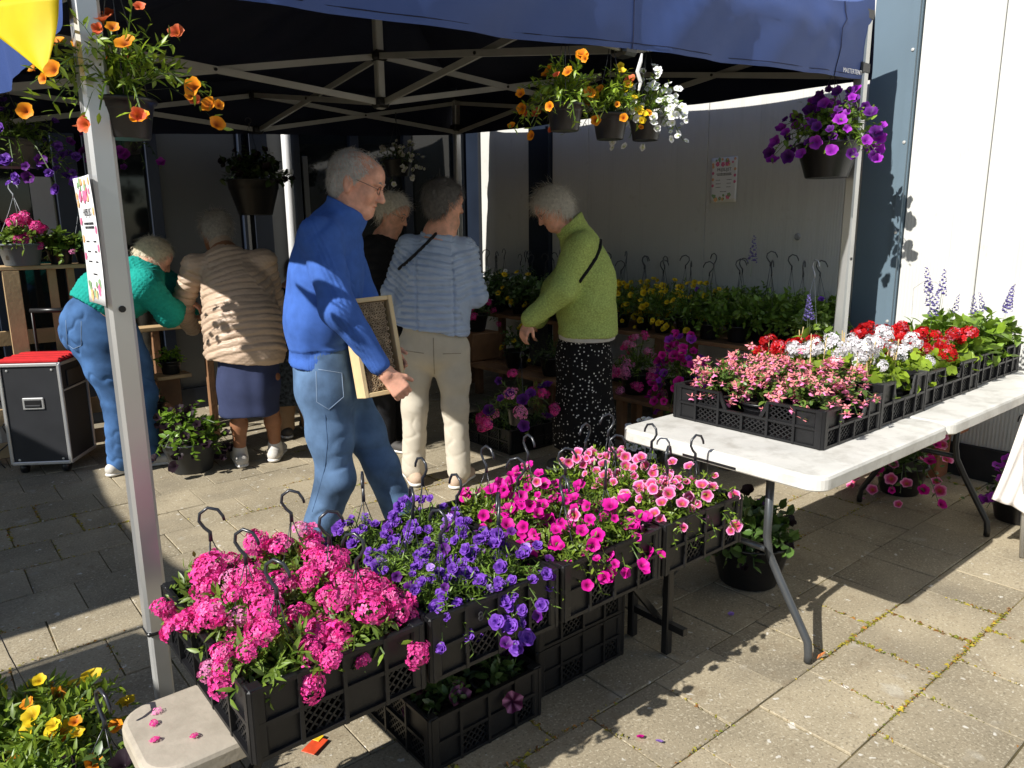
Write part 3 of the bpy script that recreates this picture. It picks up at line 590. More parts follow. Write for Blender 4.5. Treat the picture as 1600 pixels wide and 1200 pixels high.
def plant(name, label, cat, loc, pot=(.07, .05, .115), R=.13, Hh=.14, ns=42, nl=9, ll=.035, leaf=LANCE, lm=None, flowers=(), droop=.25, hang=None, group=None, cols=((1, 1, 1), (1.5, 1.35, .9)),
          spread=1., flat=1., potm=None, ring=1., fdir=None, lift=.0, stems=True, tilt=.6, rest=.35, flow_z=-1.):
    """a potted plant: pot (> soil), foliage, flowers one by one, hanger (> hook). flowers: (proto key, count, radius)"""
    SEED[0] += 1; rs = np.random.default_rng(SEED[0]); t = thing(name, label, cat, loc, 0, group); h = 0
    if pot: add_pot(t, *pot, potm); h = pot[2] - .012
    V, Fs, C, fpos, fd = foliage(rs, R, Hh, ns, nl, ll, leaf, droop, (0, 0, h), cols, flat, stems, spread)
    fo = link('foliage', np_mesh('foliage', V, Fs, C), lm or LEAF, t); fo['kind'] = 'stuff'
    view = nrm(nrm(np.array([-loc[0], -loc[1], H - loc[2]])) * .75 + np.array([-.45, 0, .3])); order = list(rs.permutation(ns)); oi = 0
    if fdir is not None: order = sorted(order, key=lambda k: -(fd[k][0] * math.cos(fdir[0]) + fd[k][1] * math.sin(fdir[0])) + rs.normal(0, .8))
    if ring < 1: order = sorted(order, key=lambda k: -fd[k][2] + rs.normal(0, ring * .6))
    for key, cnt, r in flowers:
        for i in range(cnt):
            k = int(order[oi % ns]); oi += 1; d = fd[k]; p = fpos(np.array([k]), np.array([rs.uniform(1.0, 1.1) if oi <= ns else rs.uniform(.7, 1.02)]))[0] + rs.normal(0, r * .35, 3); p[2] += lift
            n = nrm(d * tilt * .55 + np.array([0, 0, rest * .5]) + view * .8 + rs.normal(0, .26, 3)); x = nrm(np.cross(rs.normal(size=3), n)); y = np.cross(n, x); s = r * rs.uniform(.6, 1.18)
            if key == 'fuchsia': n = nrm(np.array([0, 0, 1]) + rs.normal(0, .35, 3)); x = nrm(np.cross(rs.normal(size=3), n)); y = np.cross(n, x)
            if key == 'spike': n = nrm(np.array([0, 0, 1]) + rs.normal(0, .12, 3)); x = nrm(np.cross(rs.normal(size=3), n)); y = np.cross(n, x)
            o = link('flower' if key not in ('verbena', 'verbena_pale', 'redger', 'whiteger', 'spike') else ('flower_spike' if key == 'spike' else 'flower_head'), FL[key][rs.integers(len(FL[key]))], None, t)
            M = Matrix.Identity(4)
            for a in range(3): M[a][0], M[a][1], M[a][2], M[a][3] = x[a] * s, y[a] * s, n[a] * s, p[a]
            o.matrix_local = M
    if hang: add_hanger(t, pot[0] * .98, pot[2] - .008, pot[2] + hang[0], hang[1] if len(hang) > 1 else .07, hang[2] if len(hang) > 2 else None, rs.uniform(0, 6.28), 3, (rs.normal(0, .012), rs.normal(0, .012)))
    return t
# ---------------------------------------------------------------- crates
def lattice(mb, p0, ux, uz, w, h, step=.022, th=.0045, nv=None, dep=.003):
    """crossing diagonal bars filling a w x h panel"""
    p0, ux, uz = np.asarray(p0, float), np.asarray(ux, float), np.asarray(uz, float); nv = np.cross(ux, uz)
    for sg in (1, -1):
        k = -h
        while k < w:
            # line x = k + s (sg=1) or mirrored, clipped to the panel
            s0, s1 = max(0, -k), min(h, w - k)
            if s1 - s0 > .006:
                xa, xb = k + s0, k + s1; a = (xa, s0); b = (xb, s1)
                if sg < 0: a, b = (w - a[0], a[1]), (w - b[0], b[1])
                mb.bar(p0 + ux * a[0] + uz * a[1] + nv * .0008 * sg, p0 + ux * b[0] + uz * b[1] + nv * .0008 * sg, th, dep, nv)
            k += step
def side_mesh(L, h, cols, rows, notch, solid):
    """one crate wall lying along +x from 0 to L, outside face towards -y"""
    mb = MB(); t = .006; cw = L / cols; rh = h / rows; X, Z = np.array([1., 0, 0]), np.array([0, 0, 1.])
    n0, n1 = (cols // 2 - (cols - 1) % 2 * 0) - 0, 0
    mid = [c for c in range(cols) if abs(c + .5 - cols / 2) < (1.1 if cols > 3 else .6)] if notch else []
    for c in range(cols + 1): hh = h if not (c in mid and c - 1 in mid) else rh * (rows - 1); mb.box((min(max(c * cw, .006), L - .006), -.004, hh / 2), (.009, .016, hh))
    for r in range(rows + 1):
        if r < rows or not mid: mb.box((L / 2, -.003, min(max(r * rh, .006), h - .005)), (L, .015, .010))
        else:
            x0 = mid[0] * cw; x1 = (mid[-1] + 1) * cw; mb.box((x0 / 2, -.003, h - .005), (x0, .016, .010)); mb.box(((x1 + L) / 2, -.003, h - .005), (L - x1, .016, .010))
            mb.bar((x0, -.003, h - .004), (x0 + .03, -.003, h - rh), .014, .008, (0, 1, 0)); mb.bar((x1, -.003, h - .004), (x1 - .03, -.003, h - rh), .014, .008, (0, 1, 0))
    for c in range(cols):
        for r in range(rows):
            if c in mid and r == rows - 1: continue
            x0, z0 = c * cw, r * rh
            if (c, r) in solid: mb.box((x0 + cw / 2, .001, z0 + rh / 2), (cw, .005, rh))
            else:
                ins = .012; mb.box((x0 + cw / 2, .001, z0 + ins / 2), (cw, .004, ins)); mb.box((x0 + cw / 2, .001, z0 + rh - ins / 2), (cw, .004, ins)); lattice(mb, (x0 + .003, .001, z0 + ins), X, Z, cw - .006, rh - 2 * ins)
    o = mb.build('side_wall', CRATE); me = o.data; bpy.data.objects.remove(o); return me
CW, CD, CH = .405, .60, .165
SIDE_S = side_mesh(CW, CH, 4, 2, False, {(0, 0), (0, 1), (1, 1), (2, 1), (3, 1), (2, 0)}); SIDE_L = side_mesh(CD, CH, 5, 2, False, {(0, 1), (4, 1)})
SIDE_SN = side_mesh(CW, CH, 4, 2, True, {(0, 1), (3, 1)}); SIDE_LF = side_mesh(CD, CH, 6, 2, True, {(0, 0), (0, 1), (5, 0), (5, 1)})
def crate(label, x0, y0, z0, rz=0., s=(1, 1), kind=0, group=None, hs=1.):
    t = thing('plastic_crate', label, 'crate', (x0, y0, z0), rz, group); w, d = CW, CD; t.scale = (s[0], s[1], hs)
    mb = MB(); mb.rbox((w / 2, d / 2, .005), (w - .012, d - .012, .008), .003); mb.build('base', CRATE, t)
    a, b = (SIDE_S, SIDE_L) if kind == 0 else (SIDE_SN, SIDE_LF)
    for me, loc, r in ((a, (0, .004, 0), 0), (a, (w, d - .004, 0), math.pi), (b, (w - .004, 0, 0), math.pi / 2), (b, (.004, d, 0), -math.pi / 2)):
        o = link('side_wall', me, None, t); o.location = loc; o.rotation_euler = (0, 0, r)
    for x in (.012, w - .012):
        for y in (.012, d - .012): mb = MB(); mb.rbox((x, y, CH / 2), (.036, .036, CH + .004), .005); mb.build('corner_post', CRATE, t)
    return t
# ================================================================ tables and benches
PLAST = mat('white_table_plastic', (.62, .605, .56), .5, .08, 7, bump=.0012, bscale=26, obj='world')
def grime(m, col=(.33, .30, .24), lo=.5, hi=.68, f=.6, sc=6.5):
    n = m.node_tree.nodes; l = m.node_tree.links; b = n['Principled BSDF']; src = b.inputs['Base Color'].links[0].from_socket; g = n.new('ShaderNodeNewGeometry')
    v = n.new('ShaderNodeTexNoise'); v.inputs['Scale'].default_value = sc; v.inputs['Detail'].default_value = 6; v.inputs['Roughness'].default_value = .65; v.inputs['Distortion'].default_value = .2; l.new(g.outputs['Position'], v.inputs['Vector'])
    mr = n.new('ShaderNodeMapRange'); mr.inputs[1].default_value = lo; mr.inputs[2].default_value = hi; mr.inputs[3].default_value = 0; mr.inputs[4].default_value = f; l.new(v.outputs[0], mr.inputs[0])
    mx = n.new('ShaderNodeMix'); mx.data_type = 'RGBA'; l.new(mr.outputs[0], mx.inputs[0]); l.new(src, mx.inputs[6]); mx.inputs[7].default_value = (*col, 1); l.new(mx.outputs[2], b.inputs['Base Color']); return m
grime(PLAST, (.30, .28, .235), .47, .70, .55, 9)
BENCHP = mat('beige_bench_plastic', (.42, .37, .295), .6, .1, 7, bump=.001, bscale=60, obj='world'); grime(BENCHP, (.27, .235, .18), .45, .72, .6, 12)
def round_top(x0, x1, y0, y1, z0, z1, rc=.06, e=.012, n=7):
    mb = MB(); ring = []
    for cx, cy, a0 in ((x1 - rc, y1 - rc, 0), (x0 + rc, y1 - rc, 90), (x0 + rc, y0 + rc, 180), (x1 - rc, y0 + rc, 270)):
        for k in range(n + 1): a = math.radians(a0 + 90 * k / n); ring.append((cx, cy, math.cos(a), math.sin(a)))
    prof = [(-.004, z0), (0, z0 + e * .4), (0, z1 - e), (-e * .3, z1 - e * .3), (-e, z1)]; N = len(ring); V = []
    for o, z in prof: V += [(cx + (rc + o) * c, cy + (rc + o) * s, z) for cx, cy, c, s in ring]
    Fc = [(i * N + j, i * N + (j + 1) % N, (i + 1) * N + (j + 1) % N, (i + 1) * N + j) for i in range(len(prof) - 1) for j in range(N)]; Fc += [tuple(range(N))[::-1], tuple((len(prof) - 1) * N + j for j in range(N))]
    return mb._a(V, Fc)
tb = thing('folding_table', 'long white plastic folding table carrying the crates of fuchsias and geraniums', 'table', (2.1, 1.07, 0))
round_top(0, .982, 0, .83, .69, .74).build('tabletop_half', PLAST, tb); round_top(.986, 2.42, 0, .83, .69, .74).build('tabletop_half', PLAST, tb)
mb = MB(); mb.box((1.2, .1, .675), (2.2, .03, .03)); mb.box((1.2, .73, .675), (2.2, .03, .03)); mb.build('under_rail', STEEL, tb)
for x in (.19, 1.86):
    for y0, s in ((.41, -1), (.41, 1)):
        yb = y0 + s * .315; yt = y0 + s * .14 - .0
        pts = [(x - .02, yt, .68), (x - .02, yt, .42), (x - .02, yt + s * .012, .36), (x - .01, yt + s * .05, .28), (x, yb - s * .04, .13), (x, yb - s * .006, .075), (x, yb, .03), (x, yb, .002)]
        MB().tube(pts, .0145, 12).build('leg', STEEL if x < 1 else BLACKM, tb, True)
    MB().tube([(x - .015, .41 - .15, .37), (x - .015, .41 + .15, .37)], .012, 10).build('leg_crossbar', STEEL if x < 1 else BLACKM, tb, True)
mb = MB(); mb.bar((0, .52, .7), (0, .30, .7), .004, .008); mb.build('grip_slot', BLACKM, tb)
be = thing('folding_bench', 'narrow white plastic bench under the front row of flower crates', 'bench', (.255, 1.40, 0))
round_top(0, 1.9, .05, .33, .392, .437, .07).build('bench_top', BENCHP, be)
for x in (.16, 1.70):
    for y in (.03, .30): MB().rbox((x, y - (.02 if y > .1 else -.09), .2), (.03, .03, .39), .004).build('leg', BLACKM, be)
    MB().box((x, .165, .12), (.022, .25, .025)).build('leg_crossbar', BLACKM, be)
MB().box((.93, .165, .372), (1.72, .03, .03)).build('under_rail', BLACKM, be)
MB().bar((.3, .165, .365), (.16, .165, .13), .02, .02).build('brace', BLACKM, be); MB().bar((1.5, .165, .365), (1.70, .165, .13), .02, .02).build('brace', BLACKM, be)
# ================================================================ crates on the bench, six hanging pots in each
ROWS = ('near', 'middle', 'far'); SIDES = ('left', 'right')
def fill(x0, y0, z0, word, nm, cat, spec, dx=(.105, .3), dy=(.105, .3, .495), group=None, **kw):
    for j, y in enumerate(dy):
        for i, x in enumerate(dx):
            sp = spec(i, j) if callable(spec) else spec
            if sp is None: continue
            k = dict(kw); k.update(sp)
            lab = '%s in the %s %s pot of the crate' % (word if 'word' not in k else k.pop('word'), ROWS[j] if len(dy) == 3 else ('near', 'far')[j], SIDES[i] if len(dx) == 2 else ('left', 'centre', 'right')[i])
            plant(k.pop('name', nm), lab, cat, (x0 + x + random.gauss(0, .006), y0 + y + random.gauss(0, .006), z0 + .011), group=group, **k)
X0 = [.437 + .428 * k for k in range(4)]; YB = 1.36; ZB = .438
for k, w in enumerate(('hot pink verbena', 'purple calibrachoa', 'magenta calibrachoa', 'pink red-eyed calibrachoa')):
    crate('black lattice crate of %s on the bench' % w, X0[k], YB, ZB, kind=0, group='black crates along the bench')
CP = (.068, .05, .11)
c2 = [o for o in bpy.data.objects if o.get('label', '').startswith('black lattice crate of purple')][0]
text_mesh('embossed_number', '8', .035, mat('embossed_grey', (.05, .05, .05), .5, .1, 9), c2, Matrix.Translation((.135, -.0065, .112)) @ Matrix.Rotation(math.pi / 2, 4, 'X'), .001)
fill(X0[0], YB, ZB, 'hot pink verbena', 'verbena_plant', 'potted plant', lambda i, j: dict(flowers=(('verbena', 22 if j < 2 else 18, .034), ('verbena_pale', 2 + (i + j) % 2, .032))), pot=CP, R=.152, Hh=.125, ns=70, nl=9, ll=.042, droop=.1, hang=(.18, .07), group='pink verbenas in the bench crate', lift=.012)
fill(X0[1], YB, ZB, 'double purple calibrachoa', 'calibrachoa_plant', 'potted plant', lambda i, j: dict(flowers=(('purple', 46, .0185), ('violetdark', 8, .016), ('lilac', 4, .018))), pot=CP, R=.165, Hh=.128, ns=115, nl=8, ll=.03, leaf=NARROW, droop=.35, hang=(.175, .07), group='purple calibrachoas in the bench crate', cols=((1, 1.05, 1), (1.6, 1.5, 1.1)))
fill(X0[2], YB, ZB, 'magenta calibrachoa', 'calibrachoa_plant', 'potted plant', lambda i, j: dict(flowers=(('magenta', 46, .0205), ('pinkeye', 4 if j == 2 else 1, .019))), pot=CP, R=.162, Hh=.128, ns=105, nl=8, ll=.03, leaf=LANCE, droop=.35, hang=(.175, .07), group='magenta calibrachoas in the bench crate', cols=((1.1, 1.05, .9), (1.8, 1.55, .9)))
fill(X0[3], YB, ZB, 'pink red-eyed calibrachoa', 'calibrachoa_plant', 'potted plant', lambda i, j: dict(flowers=(('pinkeye', 44, .0195),)), pot=CP, R=.165, Hh=.145, ns=115, nl=8, ll=.03, leaf=LANCE, droop=.35, hang=(.175, .07), group='pink calibrachoas in the bench crate', cols=((1.1, 1.1, .8), (2.0, 1.75, .85)))
# spill of purple flowers over the front of its crate
plant('calibrachoa_trail', 'purple calibrachoa shoot trailing over the front of its crate', 'potted plant', (X0[1] + .235, YB + .03, ZB + .14), None, .07, .06, 20, 8, .026, NARROW, flowers=(('purple', 20, .0205),), droop=1.5, spread=1.2, cols=((1, 1.05, 1), (1.6, 1.5, 1.1)))
plant('calibrachoa_trail', 'magenta calibrachoa shoot trailing over the front right of its crate', 'potted plant', (X0[2] + .3, YB + .04, ZB + .15), None, .07, .06, 18, 8, .026, LANCE, flowers=(('magenta', 13, .0235),), droop=1.2, spread=1.2, cols=((1.1, 1.05, .9), (1.8, 1.55, .9)))
# ---------------------------------------------------------------- crates under the bench
crate('black crate of dark striped petunias on the paving under the bench', .98, 1.56, .004, kind=0); crate('black crate at the bottom of the stack under the bench', 1.43, 1.62, .004, kind=0, s=(1, .9)); crate('black crate at the top of the stack under the bench', 1.43, 1.62, .172, kind=0, s=(1, .9))
for j, (x, y) in enumerate(((.1, .1), (.3, .1), (.1, .3), (.3, .3))): plant('striped_petunia', 'dark petunia with pink stripes, %s of the crate under the bench' % ('near left', 'near right', 'far left', 'far right')[j], 'potted plant', (.98 + x, 1.56 + y, .016), CP, .11, .11, 22, 7, .04, OVAL, LEAFD, (('starred', 4, .03),), .2)
for j, (x, y) in enumerate(((.1, .12), (.3, .14))): plant('small_plant', 'small green plant in the top stacked crate under the bench, %s' % ('left', 'right')[j], 'potted plant', (1.43 + x, 1.62 + y, .185), CP, .09, .07, 14, 6, .035, OVAL, LEAFD, (), .2)
# ---------------------------------------------------------------- crates on the white table
ZT = .742
crate('black crate of pink fuchsias at the near end of the white table', 2.385, 1.225, ZT, kind=1, s=(1.05, 1.05), hs=.82)
crate('black crate of staked white geraniums behind the fuchsias', 2.822, 1.235, ZT, kind=1, s=(1.0, 1.02)); crate('black crate of red and white geraniums right of the staked geraniums', 3.855, 1.255, ZT, math.pi / 2, kind=1, hs=.9); crate('black crate of salvias at the far end of the white table', 4.465, 1.275, ZT, math.pi / 2, kind=1, hs=.9)
fill(2.385, 1.225, ZT, 'pale pink fuchsia', 'fuchsia_plant', 'potted plant', dict(flowers=(('fuchsia', 64, .0255),)), dx=(.11, .315), dy=(.11, .315, .52), pot=(.07, .05, .09), R=.125, Hh=.165, ns=50, nl=8, ll=.03, leaf=OVAL, lm=LEAFD, droop=.1, group='pink fuchsias on the white table', cols=((1.1, 1., .8), (2.4, 2.1, 1.1)), lift=.015)
STAKE = mat('bamboo_stake', (.62, .46, .22), .6, .15, 20)
def stakes(n, x, y, z, rs, lab):
    for k in range(n):
        p = np.array([x + rs.normal(0, .035), y + rs.normal(0, .035), z]); MB().tube([p, p + np.array([rs.normal(0, .02), rs.normal(0, .02), rs.uniform(.21, .27)])], .0024, 5).build('stake', STAKE, lab)
rs_ = np.random.default_rng(11)
GC = ((1.3, 1.2, .8), (2.5, 2.1, .9))
for j, y in enumerate((.11, .31, .51)):
    for i, x in enumerate((.1, .3)):
        red = (i == 1 and j == 2) or (i == 0 and j == 2); t = plant('geranium_plant', '%s geranium with bamboo stakes, %s %s in its crate' % ('red' if red else 'white', ROWS[j], SIDES[i]), 'potted plant', (2.822 + x, 1.235 + y, ZT + .011), (.07, .05, .1), .12, .14, 26, 3, .07, GERLEAF, None, (('redger' if red else 'whiteger', 6 if not red else 8, .034),), .1, group='staked geraniums', cols=GC, lift=.06, ring=.7)
        rs2 = np.random.default_rng(40 + i * 3 + j)
        for k in range(4 if not red else 2):
            p = np.array([rs2.normal(0, .03), rs2.normal(0, .03), .08]); MB().tube([p, p + np.array([rs2.normal(0, .02), rs2.normal(0, .02), rs2.uniform(.17, .24)])], .0022, 5).build('stake', STAKE, t)
for i, x in enumerate((.1, .3, .5)):
    for j, y in enumerate((.1, .3)):
        wh = (i == 0 and j == 0); plant('geranium_plant', '%s geranium, %s %s in the crate next to the salvias' % ('white' if wh else 'deep red', ('near', 'far')[j], ('left', 'centre', 'right')[i]), 'potted plant', (3.257 + x, 1.255 + y, ZT + .011), (.07, .05, .1), .12, .13, 26, 3, .075, GERLEAF, None, (('whiteger' if wh else 'redger', 5 if wh else (11 if j else 7), .036),), .1, group='geraniums next to the salvias', cols=GC, lift=.06 if j else .04, ring=.7)
        plant('salvia_plant', 'salvia with violet spikes, %s %s in the far crate' % (('near', 'far')[j], ('left', 'centre', 'right')[i]), 'potted plant', (3.868 + x, 1.275 + y, ZT + .011), (.07, .05, .1), .15, .21, 26, 5, .085, OVAL, None, (('spike', 2 if (i + j) % 2 else 1, .12),), .15, group='salvias on the white table', cols=((.9, 1., .8), (1.9, 1.8, .9)), ring=.35, lift=.06)
plant('salvia_plant', 'tall salvia spike plant behind the red geraniums', 'potted plant', (3.16, 1.68, ZT + .011), (.07, .05, .1), .12, .2, 18, 5, .075, OVAL, None, (('spike', 2, .12),), .15, cols=((.9, 1., .8), (1.9, 1.8, .9)), ring=.3, lift=.08)
# ---------------------------------------------------------------- under and behind the white table
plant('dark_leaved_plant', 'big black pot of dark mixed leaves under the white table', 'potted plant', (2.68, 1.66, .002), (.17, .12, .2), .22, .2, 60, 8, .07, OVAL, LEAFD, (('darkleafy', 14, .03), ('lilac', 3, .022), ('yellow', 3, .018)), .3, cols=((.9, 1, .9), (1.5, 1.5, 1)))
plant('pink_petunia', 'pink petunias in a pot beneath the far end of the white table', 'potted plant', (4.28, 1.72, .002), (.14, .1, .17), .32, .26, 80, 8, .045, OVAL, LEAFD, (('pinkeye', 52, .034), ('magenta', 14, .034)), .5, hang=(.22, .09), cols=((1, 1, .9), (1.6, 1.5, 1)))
plant('purple_petunia', 'purple petunias on the paving behind the white cloth', 'potted plant', (4.3, 1.15, .002), (.12, .09, .15), .2, .2, 40, 7, .04, OVAL, LEAFD, (('violet', 14, .03),), .5, hang=(.3, .09))
MB().rbox((4.72, 1.72, .14), (.16, .12, .28), .008).box((4.66, 1.62, .34), (.14, .14, .05)).build('clay_box', mat('terracotta', (.35, .14, .07), .8, .15, 12, bump=.001)); tag(bpy.data.objects['clay_box'], 'terracotta box standing against the wall under the white table', 'box')
# ---------------------------------------------------------------- white cloth over a chair at the right edge
ch = thing('covered_chair', 'chair covered with white cloth at the right edge', 'chair', (0, 0, 0))
CLOTH = mat('white_cotton', (.74, .69, .64), .85, .05, 8, bump=.001, bscale=260)
V = []; n, m_ = 26, 26; A0, A1 = px(1606, 628, 3.3), px(1543, 775, 3.18); B0, B1 = px(1760, 640, 3.1), px(1745, 830, 3.0)
for i in range(n + 1):
    for j in range(m_ + 1):
        u, v = j / m_, i / n; p = (A0 * (1 - v) + A1 * v) * (1 - u) + (B0 * (1 - v) + B1 * v) * u; p = p - CF * (.035 * math.sin(u * 17 + .7) * v ** .6 + .02 * math.sin(u * 31 + 2 * v) * v) + UZ * (.03 * math.sin(u * 9) * v - .045 * math.sin(min(u * 9, 1.57)) * v); V.append(p)
o = link('cloth', np_mesh('cloth', V, np.array([(i * (m_ + 1) + j, (i + 1) * (m_ + 1) + j, (i + 1) * (m_ + 1) + j + 1, i * (m_ + 1) + j + 1) for i in range(n) for j in range(m_)])), CLOTH, ch, True); md = o.modifiers.new('t', 'SOLIDIFY'); md.thickness = .012
for u, Y in ((1594, 3.18), (1760, 3.05), (1640, 3.6), (1800, 3.5)): MB().tube([pz(u, Y, .002), pz(u + 8, Y, .45), pz(u + 14, Y, .8)], .012, 10).build('leg', ALU, ch, True)
MB().tube([pz(1608, 3.18, .8), pz(1774, 3.05, .8)], .012, 10).build('back_rail', ALU, ch, True); MB().tube([pz(1654, 3.6, .8), pz(1814, 3.5, .8)], .012, 10).build('back_rail', ALU, ch, True)
c_ = pz(1690, 3.32, .44); MB().rbox(c_, (.42, .42, .03), .01).build('seat', CLOTH, ch)
# ================================================================ hanging baskets on the tent frame
def basket(label, a, b, zpot, pot, top, **kw):
    t = plant(kw.pop('name', 'hanging_basket'), label, 'hanging basket', (a, b, zpot), pot=pot, **kw); h = top - zpot
    add_hanger(t, pot[0] * .98, pot[2] - .008, h, .05, None, random.uniform(0, 6), 3, (0, 0)); return t
YC = ((1, 1.05, .8), (2.0, 1.7, .8)); YC2 = ((1.2, 1.2, .8), (2.6, 2.2, .9))
basket('orange calibrachoa basket beside the left tent post', .53, 2.21, 1.735, (.072, .055, .1), 2.2, R=.22, Hh=.22, ns=70, nl=9, ll=.042, leaf=LANCE, flowers=(('orange', 17, .0225), ('coral', 11, .021)), droop=.22, spread=1.05, cols=YC2)
basket('orange calibrachoa basket, left one of three below the valance', 2.10, 2.21, 1.865, (.072, .055, .1), 2.24, R=.2, Hh=.2, ns=60, nl=9, ll=.042, flowers=(('orange', 14, .023), ('coral', 4, .022)), droop=.35, spread=1.08, cols=YC2)
basket('yellow calibrachoa basket, middle one of three below the valance', 2.355, 2.21, 1.85, (.072, .055, .1), 2.25, R=.15, Hh=.19, ns=56, nl=9, ll=.042, flowers=(('yellow', 14, .021), ('orange', 7, .02), ('coral', 1, .022)), droop=.3, cols=YC2)
basket('white flowering basket, right one of three below the valance', 2.575, 2.21, 1.86, (.072, .055, .1), 2.26, R=.18, Hh=.2, ns=90, nl=6, ll=.03, flowers=(('white', 130, .0165),), droop=.35, spread=1.1, cols=YC, fdir=(-.8, .55))
basket('big purple petunia basket at the right tent corner', 4.19, 2.25, 1.76, (.17, .115, .19), 2.34, R=.28, Hh=.28, ns=100, nl=7, ll=.05, leaf=OVAL, flowers=(('violet', 48, .036), ('violetdark', 40, .036)), droop=.3, cols=((.9, 1, .9), (1.7, 1.6, 1.1)))
basket('purple petunia basket under the left truss', *px(18, 262, 3.7)[:2], px(18, 262, 3.7)[2], (.13, .1, .13), 2.25, R=.27, Hh=.22, ns=70, nl=8, ll=.04, flowers=(('purple', 40, .029), ('violetdark', 16, .028)), droop=.5, spread=1.15)
basket('dim purple petunia basket hanging behind the left tent post', *px(195, 240, 5.0)[:2], px(195, 240, 5.0)[2], (.12, .09, .12), 2.4, R=.26, Hh=.16, ns=36, nl=8, ll=.045, lm=LEAFD, flowers=(('violet', 12, .034), ('violetdark', 10, .034)), droop=.6, spread=1.15)
basket('large dark basket hanging below the rear truss joint', *px(400, 336, 6.1)[:2], px(400, 336, 6.1)[2], (.2, .13, .27), 2.3, R=.3, Hh=.24, ns=60, nl=8, ll=.07, leaf=OVAL, lm=LEAFD, flowers=(('darkleafy', 26, .035),), droop=.2, cols=((.5, .55, .5), (.8, .8, .7)))
basket('small white basket hanging behind the old man', *px(622, 275, 6.6)[:2], px(622, 275, 6.6)[2], (.12, .09, .13), 2.4, R=.24, Hh=.18, ns=36, nl=8, ll=.04, lm=LEAFD, flowers=(('white', 70, .022),), droop=.6, spread=1.15)
# ================================================================ shelves along the white wall
def plank(name_t, lab, boards, ups, cat='shelf', m=WOODD, um=WOODD):
    t = thing(name_t, lab, cat)
    for c, d in boards: MB().rbox(c, d, .004).build('board', m, t)
    for c, d in ups: MB().rbox(c, d, .004).build('upright', um, t)
    return t
plank('plant_shelf', 'brown plank shelf along the white wall for hanging plants', [((4.29, 4.1, .72), (.19, 3.7, .03)), ((4.5, 4.1, .72), (.19, 3.7, .03)), ((4.70, 4.1, .72), (.18, 3.7, .03))], [((4.3, b, .352), (.06, .06, .70)) for b in (2.35, 3.5, 4.6, 5.85)] + [((4.7, b, .352), (.06, .06, .70)) for b in (2.35, 3.5, 4.6, 5.85)])
plank('low_plant_shelf', 'low brown plank shelf in front of the wall shelf', [((3.88, 4.0, .33), (.17, 3.1, .03)), ((4.07, 4.0, .33), (.17, 3.1, .03))], [((3.9, b, .157), (.06, .06, .31)) for b in (2.6, 3.5, 4.4, 5.4)] + [((4.06, b, .157), (.06, .06, .31)) for b in (2.6, 3.5, 4.4, 5.4)])
SP = (.075, .055, .11); k = 0; ORD = 'first second third fourth fifth sixth seventh eighth ninth tenth eleventh twelfth thirteenth fourteenth fifteenth sixteenth seventeenth'.split()
for i, b in enumerate(np.arange(2.42, 5.95, .215)):
    for j, a in enumerate((4.33, 4.6)):
        k += 1; far = b > 4.5; yl = 3.25 < b < 4.4; kind = 'yellow flowering' if yl else ('white and yellow flowering' if far else 'green leafy')
        fl = (('yellow', 22, .026),) if yl else ((('yellow', 4, .026), ('white', 5 if b > 5.4 else 1, .03)) if far else ((('purple', 1, .02),) if (i + j) % 3 == 0 else ()))
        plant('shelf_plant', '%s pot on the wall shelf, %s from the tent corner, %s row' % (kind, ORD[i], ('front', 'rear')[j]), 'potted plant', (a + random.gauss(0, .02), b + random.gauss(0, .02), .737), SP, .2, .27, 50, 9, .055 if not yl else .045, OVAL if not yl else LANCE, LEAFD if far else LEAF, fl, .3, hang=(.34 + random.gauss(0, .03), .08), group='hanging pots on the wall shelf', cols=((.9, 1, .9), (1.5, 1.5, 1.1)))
plant('salvia_plant', 'tall purple salvia spike on the wall shelf', 'potted plant', (4.46, 2.78, .737), SP, .12, .2, 16, 6, .05, OVAL, None, (('spike', 1, .2),), .2, ring=.1, lift=.15)
plant('hanging_pot', 'green plant with pale grey hanger at the near end of the wall shelf', 'potted plant', (4.2, 2.28, .737), SP, .15, .16, 26, 8, .045, OVAL, None, (), .3, hang=(.36, .085, WIREL))
LP = (.11, .08, .15)
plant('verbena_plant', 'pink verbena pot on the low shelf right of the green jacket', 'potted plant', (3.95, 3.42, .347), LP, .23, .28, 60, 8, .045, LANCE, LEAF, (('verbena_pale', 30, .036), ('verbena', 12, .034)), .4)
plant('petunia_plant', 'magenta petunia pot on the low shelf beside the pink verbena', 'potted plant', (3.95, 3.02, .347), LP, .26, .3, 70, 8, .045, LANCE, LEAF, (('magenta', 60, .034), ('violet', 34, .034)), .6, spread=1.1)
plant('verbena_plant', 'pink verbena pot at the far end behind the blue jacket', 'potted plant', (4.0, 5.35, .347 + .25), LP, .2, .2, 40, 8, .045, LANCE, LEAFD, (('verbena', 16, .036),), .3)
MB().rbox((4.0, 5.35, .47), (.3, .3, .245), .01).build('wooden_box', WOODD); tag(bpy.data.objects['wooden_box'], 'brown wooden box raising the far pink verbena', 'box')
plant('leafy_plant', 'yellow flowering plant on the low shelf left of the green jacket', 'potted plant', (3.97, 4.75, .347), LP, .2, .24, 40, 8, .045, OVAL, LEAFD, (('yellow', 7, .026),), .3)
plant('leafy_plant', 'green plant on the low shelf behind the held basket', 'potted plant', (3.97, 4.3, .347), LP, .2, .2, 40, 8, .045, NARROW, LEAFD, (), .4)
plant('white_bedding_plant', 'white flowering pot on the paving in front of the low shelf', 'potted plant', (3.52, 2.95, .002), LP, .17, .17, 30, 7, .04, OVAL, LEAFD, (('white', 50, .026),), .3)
crate('black crate on the paving below the held basket', 3.05, 3.72, .004, kind=0)
